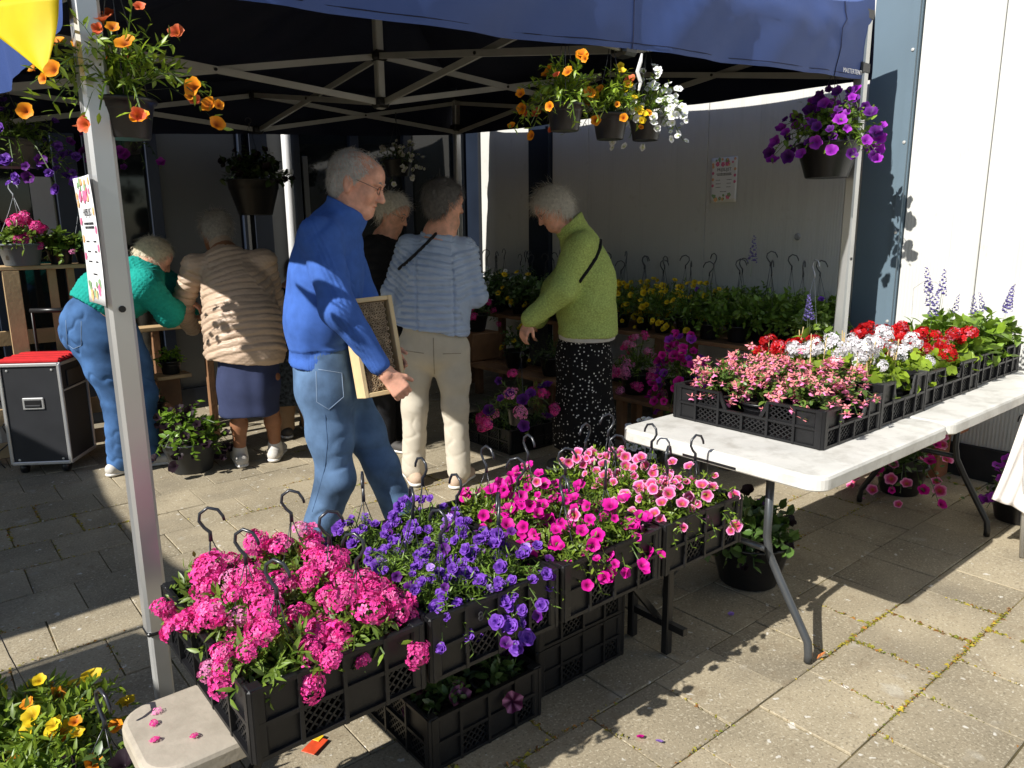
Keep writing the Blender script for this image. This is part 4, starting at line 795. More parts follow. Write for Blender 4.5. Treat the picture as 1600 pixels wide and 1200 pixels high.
for j, (x, y) in enumerate(((.1, .12), (.3, .12), (.1, .4), (.3, .4))): plant('leafy_plant', 'dark green plant %s in the crate below the held basket' % ('near left', 'near right', 'far left', 'far right')[j], 'potted plant', (3.05 + x, 3.72 + y, .016), CP, .14, .2, 26, 8, .045, NARROW, LEAFD, (('white', 1, .03),) if j == 1 else (), .3)
# the basket in the hand of the woman in green
HB = px(810, 662, 4.42)
t = plant('hanging_basket', 'pink verbena and dark petunia basket held by the woman in green', 'hanging basket', HB, (.07, .055, .11), .24, .2, 44, 8, .045, NARROW, LEAF, (('verbena_pale', 4, .04), ('verbena', 8, .04), ('violetdark', 12, .038)), .35, spread=1.1)
HT = px(815, 556, 4.42); add_hanger(t, .068, .1, HT[2] - HB[2] - .03, .05, None, .4, 3, (HT[0] - HB[0], HT[1] - HB[1]))
# ================================================================ left side: pine stand, loudspeaker, pots
ps = thing('pine_stand', 'stand of pale pine boards at the left edge with potted flowers on top', 'stand')
Q = rotz(0)
for c, d, nm in (((.62, 5.83, 1.275), (1.15, .12, .026), 'board'), ((.62, 5.96, 1.275), (1.15, .12, .026), 'board'), ((.55, 5.76, .32), (.95, .022, .11), 'rail'), ((.55, 5.76, .1), (.95, .022, .1), 'rail'), ((.62, 6.03, .8), (1.1, .022, .1), 'rail')): MB().rbox(c, d, .003).build(nm, WOOD, ps)
for x, w in ((.60, .095), (.84, .05), (.95, .045), (1.12, .09), (.30, .09)): MB().rbox((x, 5.79 + (.08 if w < .08 else 0), .632), (w, .04, 1.256), .003).build('post', WOOD, ps)
T0 = 1.29
plant('verbena_plant', 'hot pink verbena in a grey pot on the pine stand', 'potted plant', (.68, 5.83, T0), (.13, .1, .14), .18, .18, 40, 8, .05, OVAL, None, (('verbena', 11, .045),), .2, potm=mat('grey_pot', (.13, .15, .16), .5, .1, 5), ring=.8, hang=(.3, .08, WIREL))
plant('leafy_plant', 'glossy green and pink plant in the middle of the pine stand', 'potted plant', (.90, 5.83, T0), (.08, .06, .1), .16, .16, 34, 7, .065, OVAL, None, (('verbena_pale', 3, .03),), .4)
plant('dark_leaved_plant', 'dark leaved plant with pale hanger at the right of the pine stand', 'potted plant', (1.05, 5.83, T0), (.07, .05, .1), .13, .14, 30, 7, .045, OVAL, LEAFD, (('darkleafy', 10, .025),), .3, hang=(.28, .08, WIREL), cols=((.7, .8, .6), (1.6, 1.6, 1)))
sp = thing('loudspeaker_case', 'black portable loudspeaker case with silver edges and red cloth top', 'loudspeaker', pz(88, 4.68, 0), math.radians(-39.5 + 6)); SPW, SPD, SPH = .345, .34, .63
SPK = mat('black_case_laminate', (.018, .019, .022), .55, .2, 6, bump=.0006, bscale=200)
MB().rbox((0, 0, .075 + SPH / 2), (SPW, SPD, SPH), .006).build('case', SPK, sp)
for x in (-SPW / 2, SPW / 2):
    for y in (-SPD / 2, SPD / 2): MB().rbox((x, y, .075 + SPH / 2), (.02, .02, SPH + .004), .004).build('edge_profile', ALU, sp)
for z in (.077, .073 + SPH):
    for y in (-SPD / 2, SPD / 2): MB().rbox((0, y, z), (SPW, .021, .021), .004).build('edge_profile', ALU, sp)
    for x in (-SPW / 2, SPW / 2): MB().rbox((x, 0, z), (.021, SPD, .021), .004).build('edge_profile', ALU, sp)
hd = MB().rbox((0, -SPD / 2 - .003, .46), (.125, .012, .075), .004).build('handle_frame', ALU, sp); MB().rbox((0, -SPD / 2 - .0075, .46), (.1, .01, .05), .003).build('handle_recess', BLACKM, hd); MB().rbox((.0, -SPD / 2 - .012, .446), (.09, .008, .014), .003).build('handle_grip', SPK, hd)
for x in (-.13, .13):
    for z in (.1, .67): MB().lathe([(0, .004), (.007, .003), (.008, 0)], 8).build('screw', ALU, sp, loc=(x, -SPD / 2 - .001, z)).rotation_euler = (math.pi / 2, 0, 0)
MB().rbox((SPW / 2 + .002, .02, .6), (.01, .22, .1), .003).build('amplifier_panel', BLACKM, sp); MB().rbox((SPW / 2 + .002, .0, .535), (.014, .3, .012), .003).build('edge_profile', ALU, sp)
for x in (-.13, .12):
    c = MB().tube([(x - .014, -.12, .038), (x + .014, -.12, .038)], .036, 14).build('caster', BLACKM, sp, True)
REDC = mat('red_cushion_cloth', (.5, .012, .015), .85, .12, 20, bump=.002, bscale=140)
mb = MB(); [mb.rbox((0, -.135 + .045 * k, .722 + .004 * (k % 2)), (.36, .048, .035), .012) for k in range(7)]; mb.build('seat_cloth', REDC, sp)
mb = MB(); mb.tube([(-.12, .2, .1), (-.12, .2, 1.0), (.12, .2, 1.0), (.12, .2, .1)], .01, 8); mb.build('trolley_handle', BLACKM, sp, True); MB().tube([(-.13, .2, 1.0), (.13, .2, 1.0)], .016, 8).build('grip', BLACKM, sp, True)
cb = []; rs3 = random.Random(3); p = pz(30, 4.75, .62)
for k in range(18): cb.append(p * (1 - k / 17) + pz(8, 4.62, .02) * (k / 17) + np.array([math.sin(k * 1.1) * .05, math.cos(k * .9) * .05, abs(math.sin(k * .55)) * .03]))
tag(MB().tube(cb, .004, 6).build('power_cable', BLACKM, None, True), 'black power cable hanging at the side of the loudspeaker', 'cable')
plant('dark_leaved_plant', 'big grey pot of dark and green leaves on the paving between the shoppers', 'potted plant', pz(300, 4.58, .002), (.17, .12, .2), .24, .27, 70, 8, .06, OVAL, None, (('darkleafy', 44, .034),), .45, potm=mat('dark_grey_pot', (.04, .043, .046), .5, .15, 5), cols=((.7, .9, .6), (1.7, 1.7, .9)))
plank('step_shelf', 'small stepped wooden shelf between the two bending shoppers', [(pz(290, 5.3, .84), (.7, .14, .03)), (pz(268, 4.95, .545), (.22, .16, .025))], [(pz(250, 5.35, .412), (.05, .05, .82)), (pz(330, 5.35, .412), (.05, .05, .82)), (pz(268, 4.98, .266), (.14, .06, .53))], m=WOOD)
plant('green_plant', 'small bright green plant on the stepped shelf', 'potted plant', pz(268, 4.95, .56), (.07, .055, .09), .1, .11, 26, 7, .04, OVAL, None, (), .2, cols=((1.2, 1.3, .8), (2, 2, .9)))
plant('violet_pot', 'violet petunia pot beside the bent legs in jeans', 'potted plant', pz(242, 4.8, .3), (.07, .055, .1), .1, .1, 20, 6, .04, OVAL, LEAFD, (('violet', 6, .028),), .3, hang=(.2, .06)); MB().rbox(pz(242, 4.8, .15), (.2, .2, .29), .01).build('wooden_box', WOODD); tag(bpy.data.objects['wooden_box.001'], 'brown wooden box under the violet petunia pot', 'box')
# ---------------------------------------------------------------- pots at the lower left corner
OC = ((.8, .95, .6), (1.5, 1.5, .8))
for u, v, Y, lab, fl in ((10, 1150, 1.62, 'orange calibrachoa pot at the lower left corner, leftmost', (('orange', 8, .026), ('yellow', 6, .024))), (95, 1150, 1.62, 'yellow and orange calibrachoa pot left of the bench end', (('yellow', 7, .024), ('orange', 8, .024))), (60, 1230, 1.42, 'yellow calibrachoa pot at the bottom edge of the picture', (('yellow', 9, .024), ('orange', 3, .024)))):
    p = px(u, v, Y); p[2] = .172; plant('calibrachoa_plant', lab, 'potted plant', p, (.09, .065, .12), .21, .14, 90, 9, .042, LANCE, None, fl, .35, cols=YC, hang=(.32, .09) if u == 10 else None)
p = px(165, 1215, 1.45); p[2] = .172; plant('striped_petunia', 'dark petunia against the bench end at the lower left', 'potted plant', p, (.08, .06, .11), .12, .12, 24, 7, .04, OVAL, LEAFD, (('darkleafy', 7, .035),), .2, hang=(.15, .08))
pl = px(60, 1190, 1.55); MB().rbox((pl[0] - .2, pl[1] + .02, .086), (.5, .5, .17), .008).build('wooden_plinth', WOODD); tag(bpy.data.objects['wooden_plinth'], 'low wooden plinth under the pots at the lower left', 'plinth')
# ---------------------------------------------------------------- litter: petals and a fallen leaf
rs4 = np.random.default_rng(21)
def petal(lab, p, key, s): o = link('fallen_flower', FL[key][0], None); o.location = p; o.scale = (s, s, s * .25); o.rotation_euler = (rs4.normal(0, .15), rs4.normal(0, .15), rs4.uniform(0, 6)); tag(o, lab, 'petal', 'fallen petals')
for (u, v, z, key, lab) in ((245, 1113, .44, 'verbena_pale', 'pink floret lying on the bare bench end nearest the post'), (240, 1132, .44, 'verbena', 'pink floret lying on the middle of the bench end'), (303, 1151, .44, 'verbena', 'pink floret lying on the bench end beside the crate'), (241, 1157, .44, 'verbena', 'pink floret lying near the bench corner'), (1000, 1155, .004, 'magenta', 'magenta petal on the sunny paving'), (1030, 1162, .004, 'lilac', 'small lilac petal on the sunny paving'), (1142, 962, .004, 'lilac', 'pale petal on the paving in the bench shade')):
    rx = None
    for Y in np.linspace(.8, 5, 400):
        q = px(u, v, Y)
        if q[2] <= z: rx = q; break
    rx[2] = z + .003; petal(lab, rx, key, .011 if z > .1 else .013)
lf = MB(); P0 = pz(1272, 2.37, .004); 
for k in range(5): a = -1.2 + k * .6; d = CR * math.cos(a) * .6 + UZ * (.3 + .35 * math.sin(a + 1.6)); lf.poly([P0, P0 + d * .03 + CF * .006, P0 + d * .048, P0 + d * .03 - CF * .006])
tag(lf.build('dry_leaf', mat('dry_leaf_orange', (.5, .17, .05), .8, .3, 60)), 'curled orange dry leaf at the foot of the table leg', 'leaf')

def on_ground(u, v, z=0.):
    for Y in np.linspace(.8, 6, 1500):
        q = px(u, v, Y)
        if q[2] <= z: return q
gp = on_ground(492, 1166, .01); lt = thing('plant_label', 'red and yellow plant label lying under the front crate', 'label', gp, .5); MB().rbox((0, 0, .003), (.07, .045, .002), .0008).build('card', mat('red_label_print', (.62, .07, .02), .5, .2, 30), lt); MB().rbox((.028, .012, .0065), (.028, .03, .002), .0008).build('yellow_corner', mat('yellow_label_print', (.75, .5, .02), .5, .2, 30), lt)
# ================================================================ people: smooth bodies grown from blended limbs, then clothes as shells over them
class Sdf:
    def __init__(s): s.p = []; s.cuts = []
    def seg(s, a, b, r0, r1=None, k=.03, flat=None):
        """tapered limb; flat=(axis, q) scales its thickness along axis by q"""
        s.p.append(('s', np.asarray(a, float), np.asarray(b, float), r0, r0 if r1 is None else r1, k, flat)); return s
    def chain(s, pts, rs, k=.03, flat=None):
        for i in range(len(pts) - 1): s.seg(pts[i], pts[i + 1], rs[i], rs[i + 1], k, flat)
        return s
    def ell(s, c, r, ax=None, k=.03, sub=False):
        s.p.append(('e', np.asarray(c, float), np.asarray(r, float), np.eye(3) if ax is None else np.stack([nrm(a) for a in ax]), k, sub)); return s
    def cut(s, p, n): s.cuts.append((np.asarray(p, float), nrm(n))); return s      # keep the side n points away from
    def mesh(s, h):
        lo, hi = [], []
        for q in s.p:
            if q[0] == 's':
                r = max(q[3], q[4]) * (max(1., q[6][1]) if q[6] else 1.) + q[5] * .5
                lo += [np.minimum(q[1], q[2]) - r]; hi += [np.maximum(q[1], q[2]) + r]
            elif not q[5]: r = max(q[2]) + q[4] * .5; lo += [q[1] - r]; hi += [q[1] + r]
        lo = np.min(lo, 0) - 3 * h; hi = np.max(hi, 0) + 3 * h; n = np.ceil((hi - lo) / h).astype(int) + 1
        Fd = np.full(n, 10., np.float32); ax = [lo[i] + h * np.arange(n[i]) for i in range(3)]
        for q in s.p:
            if q[0] == 's': r = max(q[3], q[4]) * (max(1., q[6][1]) if q[6] else 1.); l, u, k = np.minimum(q[1], q[2]) - r, np.maximum(q[1], q[2]) + r, q[5]
            else: r = max(q[2]); l, u, k = q[1] - r, q[1] + r, q[4]
            pad = k + 3 * h; i0 = np.maximum(((l - pad - lo) / h).astype(int), 0); i1 = np.minimum(((u + pad - lo) / h).astype(int) + 2, n)
            sl = tuple(slice(a, b) for a, b in zip(i0, i1)); X, Y, Z = np.meshgrid(*[ax[i][sl[i]] for i in range(3)], indexing='ij', sparse=True)
            if q[0] == 's':
                a, b = q[1], q[2]; d = b - a; L2 = max(d @ d, 1e-9); t = np.clip(((X - a[0]) * d[0] + (Y - a[1]) * d[1] + (Z - a[2]) * d[2]) / L2, 0, 1)
                wx, wy, wz = X - a[0] - t * d[0], Y - a[1] - t * d[1], Z - a[2] - t * d[2]; D2 = wx * wx + wy * wy + wz * wz
                if q[6]: nv, sc = nrm(q[6][0]), q[6][1]; pn = wx * nv[0] + wy * nv[1] + wz * nv[2]; D2 = D2 + pn * pn * (1 / sc ** 2 - 1)
                dd = np.sqrt(D2) - (q[3] + (q[4] - q[3]) * t)
            else:
                w = [X - q[1][0], Y - q[1][1], Z - q[1][2]]; acc = 0
                for i in range(3): acc = acc + ((w[0] * q[3][i][0] + w[1] * q[3][i][1] + w[2] * q[3][i][2]) / q[2][i]) ** 2
                dd = (np.sqrt(acc) - 1) * min(q[2])
            A = Fd[sl]
            if q[0] == 'e' and q[5]: hh = np.maximum(k - np.abs(A + dd), 0) / k; Fd[sl] = np.maximum(A, -dd) + hh * hh * k / 4
            else: hh = np.maximum(k - np.abs(A - dd), 0) / k; Fd[sl] = np.minimum(A, dd) - hh * hh * k / 4
        for p, nn in s.cuts:
            X, Y, Z = np.meshgrid(*ax, indexing='ij', sparse=True); Fd = np.maximum(Fd, (X - p[0]) * nn[0] + (Y - p[1]) * nn[1] + (Z - p[2]) * nn[2]).astype(np.float32)
        return nets(Fd, lo, h)
def nets(Fd, lo, h):
    Sg = Fd < 0; c = [Sg[i:Sg.shape[0] - 1 + i, j:Sg.shape[1] - 1 + j, k:Sg.shape[2] - 1 + k] for i in (0, 1) for j in (0, 1) for k in (0, 1)]
    sm = sum(x.astype(np.int8) for x in c); act = (sm > 0) & (sm < 8); I = np.argwhere(act); idx = np.full(act.shape, -1, np.int64); idx[act] = np.arange(len(I))
    acc = np.zeros((len(I), 3)); cnt = np.zeros(len(I)); cor = [(i, j, k) for i in (0, 1) for j in (0, 1) for k in (0, 1)]
    val = {q: Fd[I[:, 0] + q[0], I[:, 1] + q[1], I[:, 2] + q[2]] for q in cor}
    for q in cor:
        for a in range(3):
            if q[a]: continue
            r = list(q); r[a] = 1; f0, f1 = val[q], val[tuple(r)]; m = (f0 < 0) != (f1 < 0); t = f0[m] / (f0[m] - f1[m]); P = np.tile(np.array(q, float), (m.sum(), 1)); P[:, a] += t; acc[m] += P; cnt[m] += 1
    V = lo + h * (I + acc / cnt[:, None]); Q = []
    for a in range(3):
        b, d = (a + 1) % 3, (a + 2) % 3; s0 = [slice(None)] * 3; s1 = [slice(None)] * 3; s0[a] = slice(0, -1); s1[a] = slice(1, None)
        for ax_ in (b, d): s0[ax_] = slice(1, -1); s1[ax_] = slice(1, -1)
        A, B = Sg[tuple(s0)], Sg[tuple(s1)]; E = np.argwhere(A != B)
        if not len(E): continue
        fl = A[E[:, 0], E[:, 1], E[:, 2]]; E = E.copy(); E[:, b] += 1; E[:, d] += 1
        def g(ob, od): q = E.copy(); q[:, b] += ob; q[:, d] += od; return idx[q[:, 0], q[:, 1], q[:, 2]]
        f = np.stack([g(-1, -1), g(0, -1), g(0, 0), g(-1, 0)], 1); f[~fl] = f[~fl][:, ::-1]; Q.append(f)
    return V, np.vstack(Q)
def vnorm(V, Q):
    n = np.cross(V[Q[:, 2]] - V[Q[:, 0]], V[Q[:, 3]] - V[Q[:, 1]]); N = np.zeros_like(V)
    for i in range(4): np.add.at(N, Q[:, i], n)
    return N / (np.linalg.norm(N, axis=1, keepdims=True) + 1e-12)
def smooth(V, Q, it=2, w=.5):
    E = np.vstack([Q[:, [0, 1]], Q[:, [1, 2]], Q[:, [2, 3]], Q[:, [3, 0]]])
    for _ in range(it):
        A = np.zeros_like(V); c = np.zeros(len(V)); np.add.at(A, E[:, 0], V[E[:, 1]]); np.add.at(c, E[:, 0], 1); V = V * (1 - w) + w * A / np.maximum(c, 1)[:, None]
    return V
def wrinkle(P, f, seed=0, aniso=(1, 1, 1)):
    r = np.random.default_rng(seed); o = np.zeros(len(P)); X = P * np.array(aniso)
    for i in range(5):
        k = r.normal(size=3) * f * (1 + .5 * i); ph = r.uniform(0, 6.28); k2 = r.normal(size=3) * f * .6; o += np.sin(X @ k + ph + 1.4 * np.sin(X @ k2 + ph * 2)) / (1 + .5 * i)
    return o / 2.6
def crease(P, f, seed=0, an=(1, 1, 1)):
    """sharp pinched folds: thin valleys between broad swells"""
    w = wrinkle(P, f, seed, an); v = wrinkle(P, f * .7, seed + 91); return -np.exp(-(w / .16) ** 2) * np.clip(.5 + v, 0, 1)
def axial(P, bones):
    """for every vertex the nearest bone's running length (m) along it, and the bone index"""
    best = np.full(len(P), 1e9); S_ = np.zeros(len(P)); B = np.zeros(len(P), int); 
    for bi, (a, b, s0) in enumerate(bones):
        a, b = np.asarray(a), np.asarray(b); d = b - a; L = np.linalg.norm(d); t = np.clip((P - a) @ d / (L * L), 0, 1); dist = np.linalg.norm(P - a - t[:, None] * d, axis=1); m = dist < best; best[m] = dist[m]; S_[m] = s0 + t[m] * L; B[m] = bi
    return S_, B
def skin(name, sdf, h, m, parent, it=2, disp=None):
    V, Q = sdf.mesh(h); V = smooth(V, Q, it)
    if disp is not None: N = vnorm(V, Q); V = V + N * disp(V, N)[:, None]
    return link(name, np_mesh(name, V, Q), m, parent, True)
SKINM = mat('skin', (.72, .37, .255), .5, .24, 26, bump=.001, bscale=110, obj='world'); SKINM.node_tree.nodes['Principled BSDF'].inputs['Subsurface Weight'].default_value = .08
SKINM.node_tree.nodes['Principled BSDF'].inputs['Subsurface Radius'].default_value = (.02, .008, .004)
SKIND = mat('stocking_skin', (.27, .12, .06), .55, .12, 22, obj='world')
EYEM = mat('eye_dark', (.03, .025, .02), .2, .1, 5); LENS = mat('glasses_metal', (.12, .1, .09), .3, .1, 5, metal=.8); BROW = mat('grey_brow', (.3, .27, .25), .8, .2, 30)
def add_head(sd, c, f, u, s=1., female=False):
    f = nrm(f); u = nrm(u - f * (u @ f)); w = np.cross(f, u); ax = (w, f, u); P = lambda x, y, z: c + s * (w * x + f * y + u * z)
    sd.ell(P(0, -.012, .036), s * np.array([.077, .097, .084]), ax, .02); sd.ell(P(0, .028, -.03), s * np.array([.061, .066, .086]), ax, .03)
    sd.ell(P(0, .064, .045), s * np.array([.055, .03, .04]), ax, .03)                                   # forehead
    sd.ell(P(0, .066, -.094), s * np.array([.024, .021, .019]), ax, .03)                                # chin
    for k in (-1, 1):
        sd.seg(P(.052 * k, -.005, -.05), P(.022 * k, .06, -.09), s * .019, s * .017, .03)               # jaw
        sd.ell(P(.041 * k, .062, -.024), s * np.array([.021, .02, .022]), ax, .025)                     # cheekbone
        sd.ell(P(.032 * k, .092, .008), s * np.array([.018, .014, .011]), ax, .012, True)               # eye socket
        sd.ell(P(.031 * k, .081, .006), s * np.array([.0125, .0125, .0105]), ax, .004)                  # eyelid
        sd.ell(P(.079 * k, -.010, -.003), s * np.array([.0115, .020, .034]), (w, f + u * .15, u - f * .15), .004); sd.ell(P(.092 * k, -.005, .0), s * np.array([.009, .010, .021]), ax, .004, True)
        sd.ell(P(.078 * k, -.006, -.031), s * np.array([.009, .010, .011]), ax, .005)
    sd.ell(P(0, .088, .024), s * np.array([.047, .011, .009]), ax, .012)                                # brow
    sd.seg(P(0, .090, .012), P(0, .113, -.030), s * .0085, s * .0125, .012); [sd.ell(P(.011 * k, .099, -.034), s * np.array([.009, .011, .008]), ax, .008) for k in (-1, 1)]
    sd.ell(P(0, .088, -.057), s * np.array([.021, .011, .006]), ax, .006); sd.ell(P(0, .086, -.069), s * np.array([.018, .011, .0065]), ax, .006); sd.ell(P(0, .102, -.063), s * np.array([.027, .018, .0034]), ax, .003, True)
    return P
def eyes_glasses(P, t, s, glasses=True):
    for k in (-1, 1):
        mb = MB(); c = P(.031 * k, .0885, .006); v = [c + s * (np.array([math.cos(a), 0, math.sin(a)])[0] * (P(.009, 0, 0) - P(0, 0, 0)) / s + math.sin(a) * (P(0, 0, .0035) - P(0, 0, 0)) / s) + (P(0, .005, 0) - P(0, 0, 0)) for a in np.linspace(0, 6.283, 11)[:-1]]; mb.poly(v); mb.build('eye', EYEM, t)
        MB().tube([P(.014 * k, .099, .026), P(.032 * k, .098, .032), P(.05 * k, .086, .026)], [s * .003, s * .004, s * .0025], 6).build('eyebrow', BROW, t, True)
    if glasses:
        mb = MB()
        for k in (-1, 1):
            ring = [P(.033 * k + .022 * math.cos(a), .104 - .006 * abs(math.cos(a)), .003 + .016 * math.sin(a)) for a in np.linspace(0, 6.283, 15)]; mb.tube(ring, .0013, 5); mb.tube([P(.055 * k, .1, .007), P(.078 * k, .05, .014), P(.08 * k, -.005, .018), P(.081 * k, -.022, .004)], .0012, 5)
        mb.tube([P(-.011, .106, .008), P(0, .111, .01), P(.011, .106, .008)], .0012, 5); mb.build('glasses', LENS, t, True)
def hair(t, P, s, m, n=900, length=.05, back=True, thick=.012, low=-.03, seed=1, front=.06, wild=.35, bald=False, strand=.0012):
    """scalp shell plus many short strands lying over it"""
    f, u, w = P(0, 1, 0) - P(0, 0, 0), P(0, 0, 1) - P(0, 0, 0), P(1, 0, 0) - P(0, 0, 0); f, u, w = nrm(f), nrm(u), nrm(w); sd = Sdf(); ax = (w, f, u)
    sd.ell(P(0, -.014, .038), s * (np.array([.078, .097, .085]) + thick), ax, .02); sd.ell(P(0, -.05, -.02), s * (np.array([.062, .05, .055]) + thick * .8), ax, .03)
    sd.cut(P(0, front, .062), f * .8 - u * .62); sd.cut(P(0, .0, low), f * .55 - u * .83)
    V, Q = sd.mesh(.006); V = smooth(V, Q, 2); N = vnorm(V, Q); V = V + N * (s * thick * .35 * wrinkle(V, 90, seed))[:, None]; (None if bald else link('hair', np_mesh('hair', V, Q), m, t, True))
    r = np.random.default_rng(seed); pick = r.integers(0, len(V), n * 2); c = P(0, -.014, .038); ok = ((V[pick] - c) @ N[pick].T if False else np.einsum('ij,ij->i', V[pick] - c, N[pick])) > .03; pick = pick[ok][:n]
    if bald: hgt = (V[pick] - P(0, 0, 0)) @ u * .8 + (V[pick] - P(0, 0, 0)) @ f * .7; pick = pick[r.random(len(pick)) < np.clip((.085 * s - hgt) / (.05 * s), .12, 1)]
    whorl = P(0, -.07, .10); SV = []; SF = []
    for i in pick:
        p = V[i]; d = p - whorl; nn = N[i]; d = d - nn * (d @ nn); d = nrm(d + r.normal(0, wild, 3) * np.linalg.norm(d)); L = length * r.uniform(.5, 1.2); sdv = nrm(np.cross(d, nn)) * strand; o = len(SV)
        for q in range(4): t_ = q / 3; x = p + d * L * t_ + nn * (thick * .55 * math.sin(t_ * 2.4) + .003) - UZ * .12 * L * t_ * t_; SV += [x - sdv * (1 - t_ * .8), x + sdv * (1 - t_ * .8)]
        SF += [(o + 2 * a, o + 2 * a + 1, o + 2 * a + 3, o + 2 * a + 2) for a in range(3)]
    if len(SV): e = link('hair_strands', np_mesh('hair_strands', SV, np.array(SF)), m, t); e['kind'] = 'stuff'
def add_hand(sd, wr, d, pn, curl=.4, s=1., thumb=1, spread=.12):
    """palm + four fingers + thumb. d: towards the fingers, pn: palm normal (the way the fingers curl)"""
    d = nrm(d); pn = nrm(pn - d * (pn @ d)); w = np.cross(d, pn); K = wr + d * .085 * s
    for j, off in enumerate((-.028, -.009, .010, .029)):
        sd.seg(wr + w * off * .6 * s, K + w * off * s, .0155 * s, .0125 * s, .012)
        L = (.078, .086, .08, .062)[j] * s if thumb > 0 else (.062, .08, .086, .078)[j] * s; p = K + w * off * s; a = curl * .8; dd = nrm(d + w * off * spread * 14)
        for q, (fr, rr) in enumerate(((.45, .0098), (.32, .0088), (.25, .0078))):
            v = dd * math.cos(a) + pn * math.sin(a); e = p + v * L * fr; sd.seg(p, e, rr * s, (rr - .0007) * s, .004); p = e; a += curl
    tb_ = wr + d * .025 * s - w * .024 * s * thumb; v = nrm(d * .75 - w * .6 * thumb + pn * .35); m_ = tb_ + v * .045 * s; sd.seg(tb_, m_, .0135 * s, .0115 * s, .012); sd.seg(m_, m_ + nrm(v + d * .5 + pn * .3) * .034 * s, .0108 * s, .0085 * s, .005)
def shoe(t, ank, d, m, sm, L=.27, w=.045):
    d = nrm(d * np.array([1, 1, 0])); g = np.array([ank[0], ank[1], 0.]); sd = Sdf(); side = np.cross(d, UZ); heel, toe = g - d * .065, g + d * (L - .12)
    sd.seg(heel + UZ * .045, toe + UZ * .035, .04, .034, .02, (side, 1.05)); sd.ell(toe + UZ * .036, (.05, .045, .032), (d, side, UZ), .03); sd.seg(g + UZ * .05, g + UZ * .10, .045, .046, .03); sd.cut(g + UZ * .016, -UZ)
    skin('shoe', sd, .007, m, t); sd = Sdf(); sd.seg(heel + UZ * .015, toe + UZ * .015, .043, .044, .01, (UZ, .36)); sd.ell(toe + UZ * .015, (.056, .049, .016), (d, side, UZ), .01); sd.cut(g + UZ * .0005, -UZ); skin('shoe_sole', sd, .006, sm, t)
def cloth_mat(name, col, **k): return mat(name, col, k.pop('rough', .85), k.pop('var', .08), k.pop('scale', 14), bump=k.pop('bump', .0012), bscale=k.pop('bscale', 320), obj='world', spec=k.pop('spec', .2), **k)
DENIM = cloth_mat('blue_denim', (.095, .165, .285), var=.45, scale=7, bump=.0012, bscale=500); DENIMD = cloth_mat('mid_blue_denim', (.055, .13, .29), var=.4, scale=7, bump=.0012, bscale=500)
WHITEH = mat('white_hair', (.72, .68, .61), .55, .25, 60); GREYH = mat('grey_hair', (.17, .16, .155), .5, .35, 60); BLONDH = mat('pale_blond_hair', (.68, .6, .45), .5, .25, 60); SILV = mat('silver_hair', (.45, .42, .38), .5, .3, 60)
SHW = mat('pale_shoe', (.55, .52, .47), .7, .1, 20); SHS = mat('white_sole', (.7, .68, .64), .6, .08, 20); SHB = mat('beige_shoe', (.5, .37, .27), .75, .1, 20); SHD = mat('dark_shoe', (.06, .055, .05), .7, .1, 20)
def folds(amp, f=16, seed=0, an=(1, 1, 1)): return lambda V, N: amp * wrinkle(V, f, seed, an)
from mathutils.bvhtree import BVHTree
def strap(obj, uv, r, m, t, name='bag_strap', off=.003, fine=False):
    """a band lying on the near side of a garment, following its surface"""
    bv = BVHTree.FromPolygons([v.co[:] for v in obj.data.vertices], [p.vertices[:] for p in obj.data.polygons]); pts = []
    for i in range(len(uv) - 1):
        for q in np.linspace(0, 1, 5)[:-1] if i < len(uv) - 2 else np.linspace(0, 1, 5):
            u, v = np.array(uv[i]) * (1 - q) + np.array(uv[i + 1]) * q; d = nrm(px(u, v, 2.) - np.array([0, 0, H])); h = bv.ray_cast(Vector((0, 0, H)), Vector(d))
            if h[0] is not None: pts.append(np.array(h[0]) + np.array(h[1]) * off)
    if len(pts) > 2: MB().tube(pts, r, 6 if fine else 8).build(name, m, t, True)
